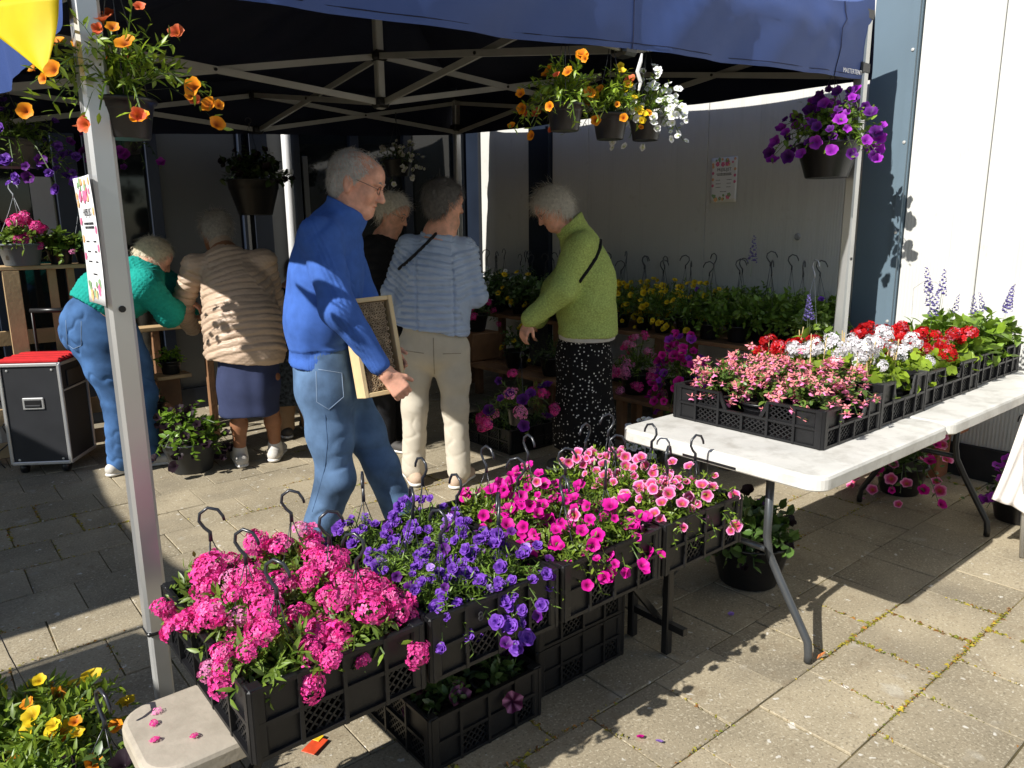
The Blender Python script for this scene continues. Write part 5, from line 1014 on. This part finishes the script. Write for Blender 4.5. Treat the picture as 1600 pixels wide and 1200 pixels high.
# ---------------------------------------------------------------- 1: the old man in the blue cardigan, walking to the right with an insect hotel
def man():
    Y = 3.02; g = px(540, 600, Y); t = thing('person', 'old man in a blue knitted cardigan and jeans carrying an insect hotel', 'person', (g[0], g[1], 0)); t_in = thing
    inv = Vector((-g[0], -g[1], 0)); kids = []
    hc = px(557, 288, Y); hf = CR * .95 - UZ * .31 - CF * .08; hu = UZ * .95 + CR * .31
    nk0, nk1 = px(531, 345, Y), px(548, 318, Y); pel = px(506, 585, Y); chest = px(509, 425, Y); sh_n, el_n, wr_n = px(500, 372, Y - .17), px(530, 484, Y - .25), px(604, 584, Y - .2); sh_f, el_f, wr_f = px(533, 372, Y + .18), px(566, 470, Y + .22), px(600, 540, Y + .12)
    hn, kn, an = px(510, 615, Y - .09), pz(523, Y - .10, .5), pz(478, Y - .10, .09); hf_, kf, af = px(537, 615, Y + .08), pz(596, Y + .06, .5), pz(645, Y + .06, .09)
    b = Sdf(); P = add_head(b, hc, hf, hu, 1.02); b.chain([nk0, nk1], [.060, .055], .04); b.chain([pel, chest, nk0], [.105, .108, .07], .05, (CF, 1.15)); b.seg(sh_n, sh_f, .045, None, .04); b.chain([sh_n, el_n, wr_n], [.042, .038, .029]); b.chain([sh_f, el_f, wr_f], [.042, .038, .03]); b.chain([hn, kn, an], [.085, .06, .04], .05); b.chain([hf_, kf, af], [.085, .06, .04], .05)
    for a, q in ((an, -1), (af, 1)): b.seg(a - UZ * .03, a + CR * .13 - UZ * .05, .03, .025)
    add_hand(b, wr_n, CR * .62 - UZ * .78, CR * -.35 - UZ * .1 + CF * .9, .95, .98, -1, .06); add_hand(b, wr_f, CR * .6 - UZ * .8, -CF, .6, .95, 1)
    skin('body', b, .0042, SKINM, t, 1); eyes_glasses(P, t, 1.02); hair(t, P, 1.02, mat('short_white_hair', (.6, .57, .53), .55, .2, 60), 15000, .019, thick=.004, low=-.05, front=.05, seed=3, wild=.3, bald=True, strand=.0011)
    MB().tube([px(588, 322, Y - .02), px(592, 323, Y)], .0025, 5)
    c = Sdf(); hem = px(500, 562, Y); c.chain([px(504, 580, Y), px(505, 500, Y), px(509, 425, Y), px(517, 378, Y), px(526, 352, Y)], [.134, .139, .134, .112, .086], .06, (CF, 1.25)); c.seg(sh_n, sh_f, .075, .075, .06); c.chain([sh_n, (sh_n + el_n) / 2, el_n, wr_n - nrm(wr_n - el_n) * .045], [.073, .068, .062, .045], .03); c.chain([sh_f, el_f, wr_f], [.076, .065, .048], .05); c.chain([px(530, 358, Y), px(540, 332, Y), px(546, 312, Y)], [.092, .088, .086], .02); c.cut(hem - UZ * .02, -UZ * .97 + CR * -.12); c.cut(px(548, 322, Y), UZ * .88 + CR * .47)
    c.cut(wr_n + nrm(wr_n - el_n) * .015, nrm(wr_n - el_n)) if False else None
    c.p = c.p; bones = [(sh_n, el_n, 0), (el_n, wr_n, .3), (pel, chest, 5), (chest, nk0, 6), (sh_f, el_f, 9), (el_f, wr_f, 9.3)]; zh = hem[2]
    def disp(V, N):
        o = .008 * wrinkle(V, 10, 4) + .008 * crease(V, 8, 14); S_, B = axial(V, bones); arm = (B < 2)
        a = np.where(B == 0, 0, 0); d = el_n - sh_n; d = np.where((B == 1)[:, None], (wr_n - el_n)[None], d[None]); d = d / np.linalg.norm(d, axis=1, keepdims=True); q = nrm(np.cross(CF, nrm(wr_n - sh_n))); base = np.where((B == 1)[:, None], el_n[None], sh_n[None]); lat = ((V - base) * q).sum(1)
        rib = np.abs(np.sin(lat / .016 * np.pi)) ** .6; mid = np.exp(-(lat / .035) ** 4); o = o + np.where(arm, (rib - .7) * .005 * mid, 0)
        band = (V[:, 2] < zh + .055) & ~arm & (B < 9); ang = np.arctan2((V - pel) @ CF, (V - pel) @ CR); o = o + np.where(band, (np.abs(np.sin(ang * 46)) - .8) * .004 - .004, 0); return o
    skin('cardigan', c, .0065, KNIT, t, 2, disp)
    # shirt front and zip edge seen past the sleeve
    j = Sdf(); j.chain([px(512, 555, Y), px(517, 600, Y)], [.135, .14], .05, (CF, 1.18)); j.chain([hn, (hn + kn) / 2, kn, an], [.102, .09, .074, .068], .045); j.chain([hf_, (hf_ + kf) / 2, kf, af], [.1, .086, .072, .066], .045)
    bl = [(hn, kn, 0), (kn, an, .5), (hf_, kf, 2), (kf, af, 2.5)]
    def jd(V, N): S_, B = axial(V, bl); k = np.exp(-((S_ % 2 - .47) / .22) ** 2); return .007 * wrinkle(V, 9, 9) + (.004 + .009 * k) * crease(V, 9, 5, (1, 1, 1.5))
    jn = skin('jeans', j, .0075, DENIM, t, 2, jd)
    pk = [px(490, 575, Y - .2), px(535, 585, Y - .235), px(537, 622, Y - .235), px(512, 640, Y - .235), px(492, 630, Y - .215)]
    strap(jn, [(497, 577), (534, 583), (537, 620), (514, 640), (495, 628), (494, 580)], .0018, cloth_mat('pale_stitching', (.2, .27, .38)), t, 'pocket_seam', .0004, True)
    strap(jn, [(508, 648), (512, 690), (508, 730), (497, 770), (488, 800)], .0012, cloth_mat('dark_seam', (.045, .09, .18)), t, 'side_seam', .0002, True)
    shoe(t, an, CR, SHD, SHS); shoe(t, af, CR, SHD, SHS)
    for o in t.children: o.location = inv
    return t
KNIT = cloth_mat('blue_wool_knit', (.056, .138, .46), var=.1, scale=30, bump=.0022, bscale=420, rough=.95)
man()
# the insect hotel: a framed block of cut bamboo tubes
def hotel():
    Y = 2.93; TL, TR_, BR_, BL_ = px(546, 473, Y + .05), px(600, 466, Y - .03), px(628, 606, Y - .03), px(566, 621, Y - .05); c = (TL + TR_ + BR_ + BL_) / 4; up = nrm((TL + TR_) - (BL_ + BR_)); ri = CR * .84 + CF * .54; ri = nrm(ri - up * (ri @ up)); nv = np.cross(ri, up)
    Wd, Hd, Dp = .18, .385, .09; t = thing('insect_hotel', 'wooden insect hotel full of bamboo tubes in the old man\'s hand', 'insect hotel'); M = basis(ri, nv * -1, up, c); t.matrix_world = M      # local: x right, y into the box, z up; open front towards -y
    FR = mat('fresh_pine_frame', (.66, .50, .27), .6, .12, 9, bump=.0006, bscale=60); TUB = mat('bamboo_tube', (.45, .33, .2), .65, .3, 30); HOLE = mat('tube_hole', (.012, .008, .005), .9, .2, 10); BACK = mat('hotel_back', (.2, .12, .06), .8, .2, 10)
    MB().rbox((-Wd / 2 + .009, 0, 0), (.018, Dp, Hd), .002).build('frame_side', FR, t); MB().rbox((Wd / 2 - .009, 0, 0), (.018, Dp, Hd), .002).build('frame_side', FR, t); MB().rbox((0, 0, Hd / 2 - .009), (Wd - .037, Dp - .002, .018), .002).build('frame_top', FR, t); MB().rbox((0, 0, -Hd / 2 + .009), (Wd - .037, Dp - .002, .018), .002).build('frame_bottom', FR, t); MB().box((0, Dp / 2 - .006, 0), (Wd - .038, .008, Hd - .038)).build('back_board', BACK, t)
    r = .0073; nx = int((Wd - .038) / (2 * r)); nz = int((Hd - .038) / (1.74 * r)); rs = random.Random(8); V, Q = [], []
    for jz in range(nz):
        for ix in range(nx - (jz % 2)):
            x = -Wd / 2 + .019 + r + 2 * r * ix + (r if jz % 2 else 0); z = -Hd / 2 + .02 + r + 1.74 * r * jz; dep = rs.uniform(.006, .016); rr = r * rs.uniform(.82, 1.0)
            mb = MB(); y0 = -Dp / 2 + dep; n = 8
            ringv = lambda q, y: [(x + q * math.cos(6.283 * k / n), y, z + q * math.sin(6.283 * k / n)) for k in range(n)]
            mb._a(ringv(rr, Dp / 2 - .012) + ringv(rr, y0) + ringv(rr * .62, y0) + ringv(rr * .6, y0 + .02), [(a * n + k, a * n + (k + 1) % n, (a + 1) * n + (k + 1) % n, (a + 1) * n + k) for a in range(3) for k in range(n)]); mb.m = 1; mb._a(ringv(rr * .6, y0 + .0199), [tuple(range(n))]); mb.build('bamboo_tube', [TUB, HOLE], t)
hotel()
# ---------------------------------------------------------------- 2: woman in the light blue quilted jacket, seen from behind
def quilt(bones, pitch, amp, vert=None, fold=.004, seed=1):
    def f(V, N):
        S_, B = axial(V, bones); x = (S_ + .006 * wrinkle(V, 9, seed)) % pitch; x = np.minimum(x, pitch - x); q = 1 - np.exp(-(x / (pitch * .17)) ** 2); o = amp * (q - .8) * 1.25 + fold * wrinkle(V, 16, seed + 3); o = o + amp * .35 * wrinkle(V, 60, seed + 7, (1, 1, 2))
        if vert is not None:
            for c, ax_, w in vert: o = o - amp * 1.2 * np.exp(-(((V - c) @ ax_) / w) ** 2) * (B < 2)
        return o
    return f
QUILT = cloth_mat('light_blue_nylon', (.40, .49, .66), rough=.42, var=.06, bump=.0008, bscale=60, spec=.4); SAND = cloth_mat('sand_trousers', (.54, .49, .40), var=.06, bump=.0008)
def place(t, g):
    for o in t.children: o.location = Vector((-g[0], -g[1], 0))
def blue():
    Y = 4.27; g = pz(680, Y, 0); t = thing('person', 'grey haired woman in a light blue quilted jacket and pale trousers seen from behind', 'person', (g[0], g[1], 0)); hc = px(694, 318, Y); hf = CF * .55 + CR * .83 - UZ * .12; nk = px(687, 362, Y)
    pel = px(676, 525, Y); ch_ = px(676, 425, Y); sl, sr = px(638, 385, Y + .0), px(728, 388, Y + .02); el, er = px(613, 455, Y + .06), px(745, 462, Y + .05); wl, wr = px(640, 470, Y + .3), px(712, 478, Y + .3)
    hl, hr = px(648, 545, Y), px(707, 545, Y); kl, kr = pz(648, Y, .48), pz(711, Y - .02, .48); al, ar = pz(645, Y + .02, .09), pz(716, Y - .03, .09)
    b = Sdf(); P = add_head(b, hc, hf, UZ, 1.02); b.seg(nk, px(692, 345, Y), .055, .05); b.chain([pel, ch_, nk], [.12, .13, .07], .06, (CR, 1.25)); b.seg(sl, sr, .05, None, .04); b.chain([sl, el, wl], [.045, .04, .03]); b.chain([sr, er, wr], [.045, .04, .03]); b.chain([hl, kl, al], [.08, .055, .04]); b.chain([hr, kr, ar], [.08, .055, .04]); add_hand(b, wl, CF, -UZ, .4, .9, 1); add_hand(b, wr, CF, -UZ, .4, .9, -1); skin('body', b, .008, SKINM, t, 1); eyes_glasses(P, t, 1.02, False)
    hair(t, P, 1.02, GREYH, 3200, .05, thick=.013, low=-.062, seed=5, front=.055, wild=.28, strand=.0011)
    c = Sdf(); c.chain([px(674, 512, Y), px(677, 470, Y), ch_, px(684, 385, Y)], [.172, .155, .148, .10], .06, (CR, 1.28)); c.seg(sl, sr, .058, None, .06); c.chain([sl, el, wl], [.064, .058, .045], .04); c.chain([sr, er, wr], [.064, .058, .045], .04); c.chain([px(686, 372, Y), px(689, 350, Y)], [.07, .066], .02); c.cut(px(672, 514, Y), -UZ * .97 + CR * -.18); c.cut(px(690, 348, Y), UZ)
    jk = skin('quilted_jacket', c, .006, QUILT, t, 2, quilt([(pel, ch_, 0), (ch_, nk, .4), (sl, el, 1), (el, wl, 1.3), (sr, er, 2), (er, wr, 2.3)], .037, .0085, [(px(655, 440, Y), CR, .006), (px(712, 440, Y), CR, .006)]))
    j = Sdf(); j.chain([px(676, 500, Y), px(677, 545, Y)], [.14, .145], .05, (CR, 1.18)); j.chain([hl, (hl + kl) / 2, kl, al], [.105, .092, .075, .07], .04); j.chain([hr, (hr + kr) / 2, kr, ar], [.105, .092, .075, .07], .04); tr = skin('trousers', j, .008, SAND, t, 2, lambda V, N: .005 * wrinkle(V, 9, 2) + .004 * crease(V, 9, 3, (1, 1, 1.4)))
    strap(jk, [(694, 352), (680, 367), (666, 381), (650, 397), (636, 410), (624, 420)], .009, cloth_mat('dark_strap', (.02, .018, .02)), t)
    SEAMS = cloth_mat('sand_seam', (.3, .26, .2))
    for uv in ([(634, 548), (662, 552)], [(692, 553), (720, 552)], [(677, 528), (678, 565), (679, 590)]): strap(tr, uv, .0022, SEAMS, t, 'trouser_seam', .0003, True)
    shoe(t, al, CF * .9 - CR * .3, SHB, SHS, .25); shoe(t, ar, CF * .9 + CR * .3, SHB, SHS, .25); place(t, g)
blue()
# ---------------------------------------------------------------- 3: woman in green, reaching down with the basket
GREEN = cloth_mat('green_boucle', (.42, .52, .15), var=.3, scale=120, bump=.006, bscale=110, rough=.95); DOTS = cloth_mat('black_dotted_cloth', (.006, .006, .007))
def dots(m):
    n = m.node_tree.nodes; l = m.node_tree.links; b = n['Principled BSDF']; src = b.inputs['Base Color'].links[0].from_socket; g = n.new('ShaderNodeNewGeometry'); v = n.new('ShaderNodeTexVoronoi'); v.inputs['Scale'].default_value = 46; v.inputs['Randomness'].default_value = .8; l.new(g.outputs['Position'], v.inputs['Vector'])
    mr = n.new('ShaderNodeMapRange'); mr.inputs[1].default_value = .24; mr.inputs[2].default_value = .2; mr.inputs[3].default_value = 0; mr.inputs[4].default_value = 1; l.new(v.outputs['Distance'], mr.inputs[0]); mx = n.new('ShaderNodeMix'); mx.data_type = 'RGBA'; l.new(mr.outputs[0], mx.inputs[0]); l.new(src, mx.inputs[6]); mx.inputs[7].default_value = (.7, .69, .66, 1); l.new(mx.outputs[2], b.inputs['Base Color'])
dots(DOTS)
def green():
    Y = 4.6; g = pz(912, Y, 0); t = thing('person', 'white haired woman in a green wool jacket and dotted skirt holding a basket', 'person', (g[0], g[1], 0)); hc = px(864, 327, Y - .02); hf = -CR * .80 - UZ * .52 - CF * .22; hu = UZ * .84 - CR * .5; nk = px(893, 362, Y)
    pel = px(916, 530, Y); ch_ = px(915, 430, Y); sn, sf = px(905, 388, Y - .17), px(905, 388, Y + .17); en, wn = px(878, 455, Y - .24), px(828, 500, Y - .20); ef, wf = px(868, 450, Y + .2), px(840, 500, Y + .15)
    hl, hr = px(905, 545, Y - .08), px(925, 545, Y + .08); kl, kr = pz(905, Y - .08, .48), pz(925, Y + .08, .48); al, ar = pz(898, Y - .09, .09), pz(922, Y + .09, .09)
    b = Sdf(); P = add_head(b, hc, hf, hu, .99); b.seg(nk, px(880, 350, Y), .055, .05); b.chain([pel, ch_, nk], [.12, .13, .07], .06, (CF, 1.2)); b.seg(sn, sf, .05, None, .04); b.chain([sn, en, wn], [.045, .04, .028]); b.chain([sf, ef, wf], [.045, .04, .03]); b.chain([hl, kl, al], [.08, .055, .04]); b.chain([hr, kr, ar], [.08, .055, .04])
    add_hand(b, wn, -CR * .42 - UZ * .9, CR * .5 + CF * .6 - UZ * .4, .42, .95, -1, .1); add_hand(b, wf, -CR * .4 - UZ * .9, CR, .5, .9, 1); skin('body', b, .007, SKINM, t, 1); eyes_glasses(P, t, .99); hair(t, P, .99, WHITEH, 4200, .075, thick=.017, low=-.055, seed=8, front=.06, wild=.4, strand=.0011)
    c = Sdf(); c.chain([px(918, 520, Y), px(916, 470, Y), ch_, px(908, 385, Y)], [.185, .175, .165, .12], .06, (CF, 1.2)); c.seg(sn, sf, .08, None, .06); c.chain([sn, en, wn], [.088, .076, .056], .05); c.chain([sf, ef, wf], [.085, .072, .056], .05); c.chain([px(905, 375, Y), px(890, 350, Y), px(886, 342, Y)], [.098, .092, .094], .02); c.cut(px(918, 522, Y), -UZ); c.cut(px(886, 348, Y), UZ * .78 - CR * .62); c.cut(wn + nrm(wn - en) * .012, nrm(wn - en) * 1.0) if False else None
    jk = skin('wool_jacket', c, .0075, GREEN, t, 2, lambda V, N: .007 * wrinkle(V, 10, 6) + .009 * crease(V, 7, 16) + .0022 * wrinkle(V, 130, 7))
    k = Sdf(); k.chain([px(914, 505, Y), px(913, 560, Y), pz(911, Y, .3), pz(910, Y, .14)], [.15, .165, .185, .195], .05, (CF, 1.05)); k.cut(pz(910, Y, .13), -UZ); skin('dotted_skirt', k, .009, DOTS, t, 2, lambda V, N: .012 * wrinkle(V, 14, 12, (1, 1, .15)))
    k = Sdf(); k.seg(px(916, 500, Y), px(917, 527, Y), .172, .175, .03, (CF, 1.16)); k.cut(px(917, 529, Y), -UZ); skin('white_shirt_hem', k, .01, cloth_mat('white_shirt', (.6, .58, .55)), t)
    strap(jk, [(933, 360), (938, 372), (937, 388), (930, 404), (921, 418), (912, 430), (905, 440)], .011, cloth_mat('black_strap', (.012, .012, .014)), t)
    shoe(t, al, -CR, SHD, SHS, .25); shoe(t, ar, -CR, SHD, SHS, .25); place(t, g)
green()
# ---------------------------------------------------------------- 4: woman in beige quilted coat, bending forward
BEIGE = cloth_mat('beige_nylon', (.50, .37, .27), rough=.45, var=.07, bump=.0008, bscale=60, spec=.4); NAVYS = cloth_mat('navy_skirt_cloth', (.035, .045, .10), var=.1)
def beige():
    Y = 4.68; g = pz(398, Y, 0); t = thing('person', 'woman in a beige quilted coat and navy skirt bending over the plants', 'person', (g[0], g[1], 0)); hc = px(337, 363, Y + .32); hf = CF * .72 - CR * .35 - UZ * .6; hu = UZ * .75 + CF * .55; nk = px(352, 395, Y + .22)
    pel = px(388, 560, Y); ch_ = px(370, 450, Y + .14); sl, sr = px(305, 415, Y + .16), px(412, 408, Y + .2); el, er = px(282, 485, Y + .2), px(432, 478, Y + .3); wl, wr = px(302, 515, Y + .42), px(400, 515, Y + .5)
    hl, hr = px(370, 590, Y), px(418, 590, Y); kl, kr = pz(372, Y - .02, .45), pz(422, Y + .04, .45); al, ar = pz(374, Y - .0, .09), pz(429, Y + .12, .09)
    b = Sdf(); P = add_head(b, hc, hf, hu, .98); b.seg(nk, px(343, 378, Y + .28), .055, .05); b.chain([pel, ch_, nk], [.13, .14, .07], .06, (CR, 1.2)); b.seg(sl, sr, .05, None, .04); b.chain([sl, el, wl], [.045, .04, .03]); b.chain([sr, er, wr], [.045, .04, .03]); add_hand(b, wl, CF, -UZ, .4, .9, 1); add_hand(b, wr, CF, -UZ, .4, .9, -1); b.chain([hl, kl, (kl + al) / 2, al], [.08, .052, .05, .036]); b.chain([hr, kr, (kr + ar) / 2, ar], [.08, .052, .05, .036]); skin('body', b, .008, SKIND, t, 1); hair(t, P, .98, SILV, 3600, .05, thick=.017, low=-.06, seed=15, front=.06, wild=.5, strand=.0011)
    c = Sdf(); c.chain([px(384, 548, Y), px(380, 505, Y + .03), ch_, px(356, 408, Y + .2)], [.21, .192, .172, .105], .06, (CR, 1.22)); c.seg(sl, sr, .068, None, .06); c.chain([sl, el, wl], [.074, .068, .052], .045); c.chain([sr, er, wr], [.074, .066, .052], .045); c.chain([px(354, 400, Y + .22), px(346, 382, Y + .27)], [.08, .074], .02); c.cut(px(384, 562, Y), -UZ * .98 + CR * -.12 )
    skin('quilted_coat', c, .0065, BEIGE, t, 2, quilt([(pel, ch_, 0), (ch_, nk, .45), (sl, el, 1), (el, wl, 1.3), (sr, er, 2), (er, wr, 2.3)], .045, .008, None, .006, 4))
    k = Sdf(); k.chain([px(388, 545, Y), px(390, 600, Y), px(391, 640, Y)], [.165, .165, .17], .05, (CR, 1.12)); k.cut(px(391, 645, Y), -UZ); skin('skirt', k, .009, NAVYS, t, 2, lambda V, N: .010 * wrinkle(V, 13, 22, (1, 1, .15)))
    shoe(t, al, CF * .9 - CR * .45, SHW, SHS, .26); shoe(t, ar, CF * .95 - CR * .1, SHW, SHS, .26); place(t, g)
beige()
# ---------------------------------------------------------------- 5: person in a teal jumper, bent far over to the right
TEAL = cloth_mat('teal_knit', (.012, .30, .25), var=.12, scale=40, bump=.005, bscale=75, rough=.9)
def teal():
    Y = 4.6; g = pz(180, Y, 0); t = thing('person', 'fair haired person in a teal jumper and jeans bent low over the plants', 'person', (g[0], g[1], 0)); hc = px(240, 403, Y + .22); hf = CR * .72 - UZ * .52 + CF * .45; hu = UZ * .8 + CR * .52; nk = px(225, 418, Y + .18)
    pel = px(152, 508, Y); ch_ = px(195, 450, Y + .1); sn, sf = px(225, 445, Y - .02), px(238, 428, Y + .32); en, wn = px(265, 490, Y + .12), px(285, 470, Y + .3); ef, wf = px(285, 455, Y + .42), px(300, 490, Y + .5)
    hl, hr = px(150, 525, Y - .05), px(185, 525, Y + .06); kl, kr = pz(182, Y - .06, .48), pz(222, Y + .06, .48); al, ar = pz(188, Y - .08, .09), pz(228, Y + .06, .09)
    b = Sdf(); P = add_head(b, hc, hf, hu, 1.0); b.seg(nk, px(232, 410, Y + .2), .058, .052); b.chain([pel, ch_, nk], [.13, .14, .08], .06, (CF, 1.15)); b.seg(sn, sf, .055, None, .04); b.chain([sn, en, wn], [.048, .042, .03]); b.chain([sf, ef, wf], [.048, .042, .03]); b.chain([hl, kl, al], [.09, .06, .042]); b.chain([hr, kr, ar], [.09, .06, .042]); add_hand(b, wn, CR - UZ * .3, -UZ, .4, .95, 1); add_hand(b, wf, CR - UZ * .5, -UZ, .4, .95, -1); skin('body', b, .008, SKINM, t, 1); eyes_glasses(P, t, 1., False); hair(t, P, 1., BLONDH, 3000, .042, thick=.011, low=-.05, seed=25, front=.05, wild=.3, strand=.001)
    c = Sdf(); c.chain([px(150, 482, Y), px(172, 462, Y + .05), ch_, px(218, 428, Y + .15)], [.155, .168, .168, .11], .06, (CF, 1.18)); c.seg(sn, sf, .085, None, .06); c.chain([sn, en, wn], [.088, .075, .05], .05); c.chain([sf, ef, wf], [.085, .072, .05], .05); c.cut(px(150, 484, Y), -nrm(ch_ - pel)); skin('jumper', c, .0075, TEAL, t, 2, lambda V, N: .006 * wrinkle(V, 12, 31) + .004 * np.maximum(0, np.sin(V[:, 2] * 190) * np.sin((V @ CR) * 190)))
    j = Sdf(); j.chain([px(145, 496, Y), px(160, 528, Y)], [.158, .165], .06, (CF, 1.15)); j.ell(px(132, 518, Y - .02), (.13, .15, .13), (CR, CF, UZ), .08); j.chain([hl, (hl + kl) / 2, kl, al], [.135, .118, .085, .08], .05); j.chain([hr, (hr + kr) / 2, kr, ar], [.132, .115, .085, .08], .05); jn = skin('jeans', j, .0075, DENIMD, t, 2, lambda V, N: .006 * wrinkle(V, 9, 32) + .009 * crease(V, 10, 33, (1, 1, 1.4)))
    w = []; 
    for q in np.linspace(0, 1, 7): w.append(px(98 + 90 * q, 482 - 4 * math.sin(q * 3) + 26 * q, Y - .19 + .02 * abs(q - .5)))
    for u0, v0 in ((103, 500), (172, 512)): strap(jn, [(u0, v0), (u0 + 2, v0 + 38), (u0 + 12, v0 + 45), (u0 + 24, v0 + 40), (u0 + 24, v0 + 2)], .0018, MATS['pale_stitching'], t, 'pocket_seam', .001, True)
    shoe(t, al, CR * .5 + CF * .8, SHW, SHS, .27); shoe(t, ar, CR * .9 + CF * .4, SHW, SHS, .28); place(t, g)
teal()
# ---------------------------------------------------------------- 6, 7: the two people half hidden at the back
def simple(label, Y, u, hv, facing, jm, lm, hm, glasses, dress=None, bend=0., skinres=.008, seed=50, hs=1.):
    g = pz(u, Y, 0); t = thing('person', label, 'person', (g[0], g[1], 0)); hc = px(u, hv, Y); sd_ = nrm(np.cross(facing, UZ)); zt = hc[2]; fb = facing * bend
    at = lambda f, side=0, fw=0: g + UZ * (zt * f) + sd_ * side + facing * fw
    nk = at(.90, 0, 0) - fb * .2; pel = at(.53) - fb; ch_ = at(.72) - fb * .6; sl, sr = at(.86, -.17) - fb * .3, at(.86, .17) - fb * .3; el, er = at(.66, -.23, .06), at(.66, .23, .06); wl, wr = at(.58, -.14, .28), at(.58, .14, .28); hl, hr = at(.5, -.085) - fb, at(.5, .085) - fb; kl, kr = at(.27, -.09) - fb * .8, at(.27, .09) - fb * .8; al, ar = g + UZ * .09 - sd_ * .1 - fb, g + UZ * .09 + sd_ * .1 - fb
    b = Sdf(); P = add_head(b, hc, facing - UZ * .45, UZ, hs); b.seg(nk, hc - UZ * .06, .052, .05); b.chain([pel, ch_, nk], [.12, .13, .07], .06, (sd_, 1.2)); b.seg(sl, sr, .05, None, .04)
    for s_, e_, w_ in ((sl, el, wl), (sr, er, wr)): b.chain([s_, e_, w_], [.045, .04, .03])
    add_hand(b, wl, facing, -UZ, .4, .9, 1); add_hand(b, wr, facing, -UZ, .4, .9, -1); b.chain([hl, kl, al], [.08, .055, .04]); b.chain([hr, kr, ar], [.08, .055, .04]); skin('body', b, skinres, SKINM, t, 1); eyes_glasses(P, t, hs, glasses); hair(t, P, hs, hm, 1500, .055, thick=.016, low=-.055, seed=seed, front=.06, wild=.4, strand=.0011)
    c = Sdf(); c.chain([at(.5) - fb, ch_, at(.84) - fb * .3], [.165, .16, .11], .06, (sd_, 1.2)); c.seg(sl, sr, .08, None, .06); c.chain([sl, el, wl], [.08, .068, .05], .05); c.chain([sr, er, wr], [.08, .068, .05], .05); c.cut(at(.47), -UZ); c.chain([nk, nk + UZ * .02], [.07, .066], .02); skin('jacket', c, .009, jm, t, 2, quilt([(pel, ch_, 0), (ch_, nk, .4), (sl, el, 1), (el, wl, 1.3), (sr, er, 2), (er, wr, 2.3)], .05, .007, None, .005, seed))
    j = Sdf(); j.seg(at(.52) - fb, at(.47) - fb, .14, .145, .05, (sd_, 1.15)); j.chain([hl, kl, al], [.1, .08, .075], .04); j.chain([hr, kr, ar], [.1, .08, .075], .04); skin('trousers', j, .009, lm, t, 2, folds(.006, 14, seed))
    if dress is not None: k = Sdf(); k.chain([at(.5) - fb, at(.2) - fb], [.16, .19], .03, (sd_, 1.15)); k.cut(at(.22), -UZ); skin('long_tunic', k, .01, dress, t, 2, lambda V, N: .01 * wrinkle(V, 14, seed, (1, 1, .15)))
    shoe(t, al, facing, SHD, SHS); shoe(t, ar, facing, SHD, SHS); place(t, g); return t
DARKJ = cloth_mat('dark_padded_nylon', (.016, .016, .02), rough=.5, spec=.4); BLK = cloth_mat('black_cloth', (.012, .012, .014)); TAN = cloth_mat('tan_trousers', (.34, .22, .13)); PATT = cloth_mat('patterned_cloth', (.05, .06, .07), var=.9, scale=45)
simple('white haired woman with glasses half hidden behind the light blue jacket', 5.05, 614, 333, nrm(CR * .9 - CF * .35), BLK, BLK, WHITEH, True, seed=52)
simple('person in a dark padded jacket half hidden behind the beige coat', 5.4, 466, 432, nrm(CF * .8 - CR * .5), DARKJ, TAN, GREYH, False, PATT, .0, seed=57)
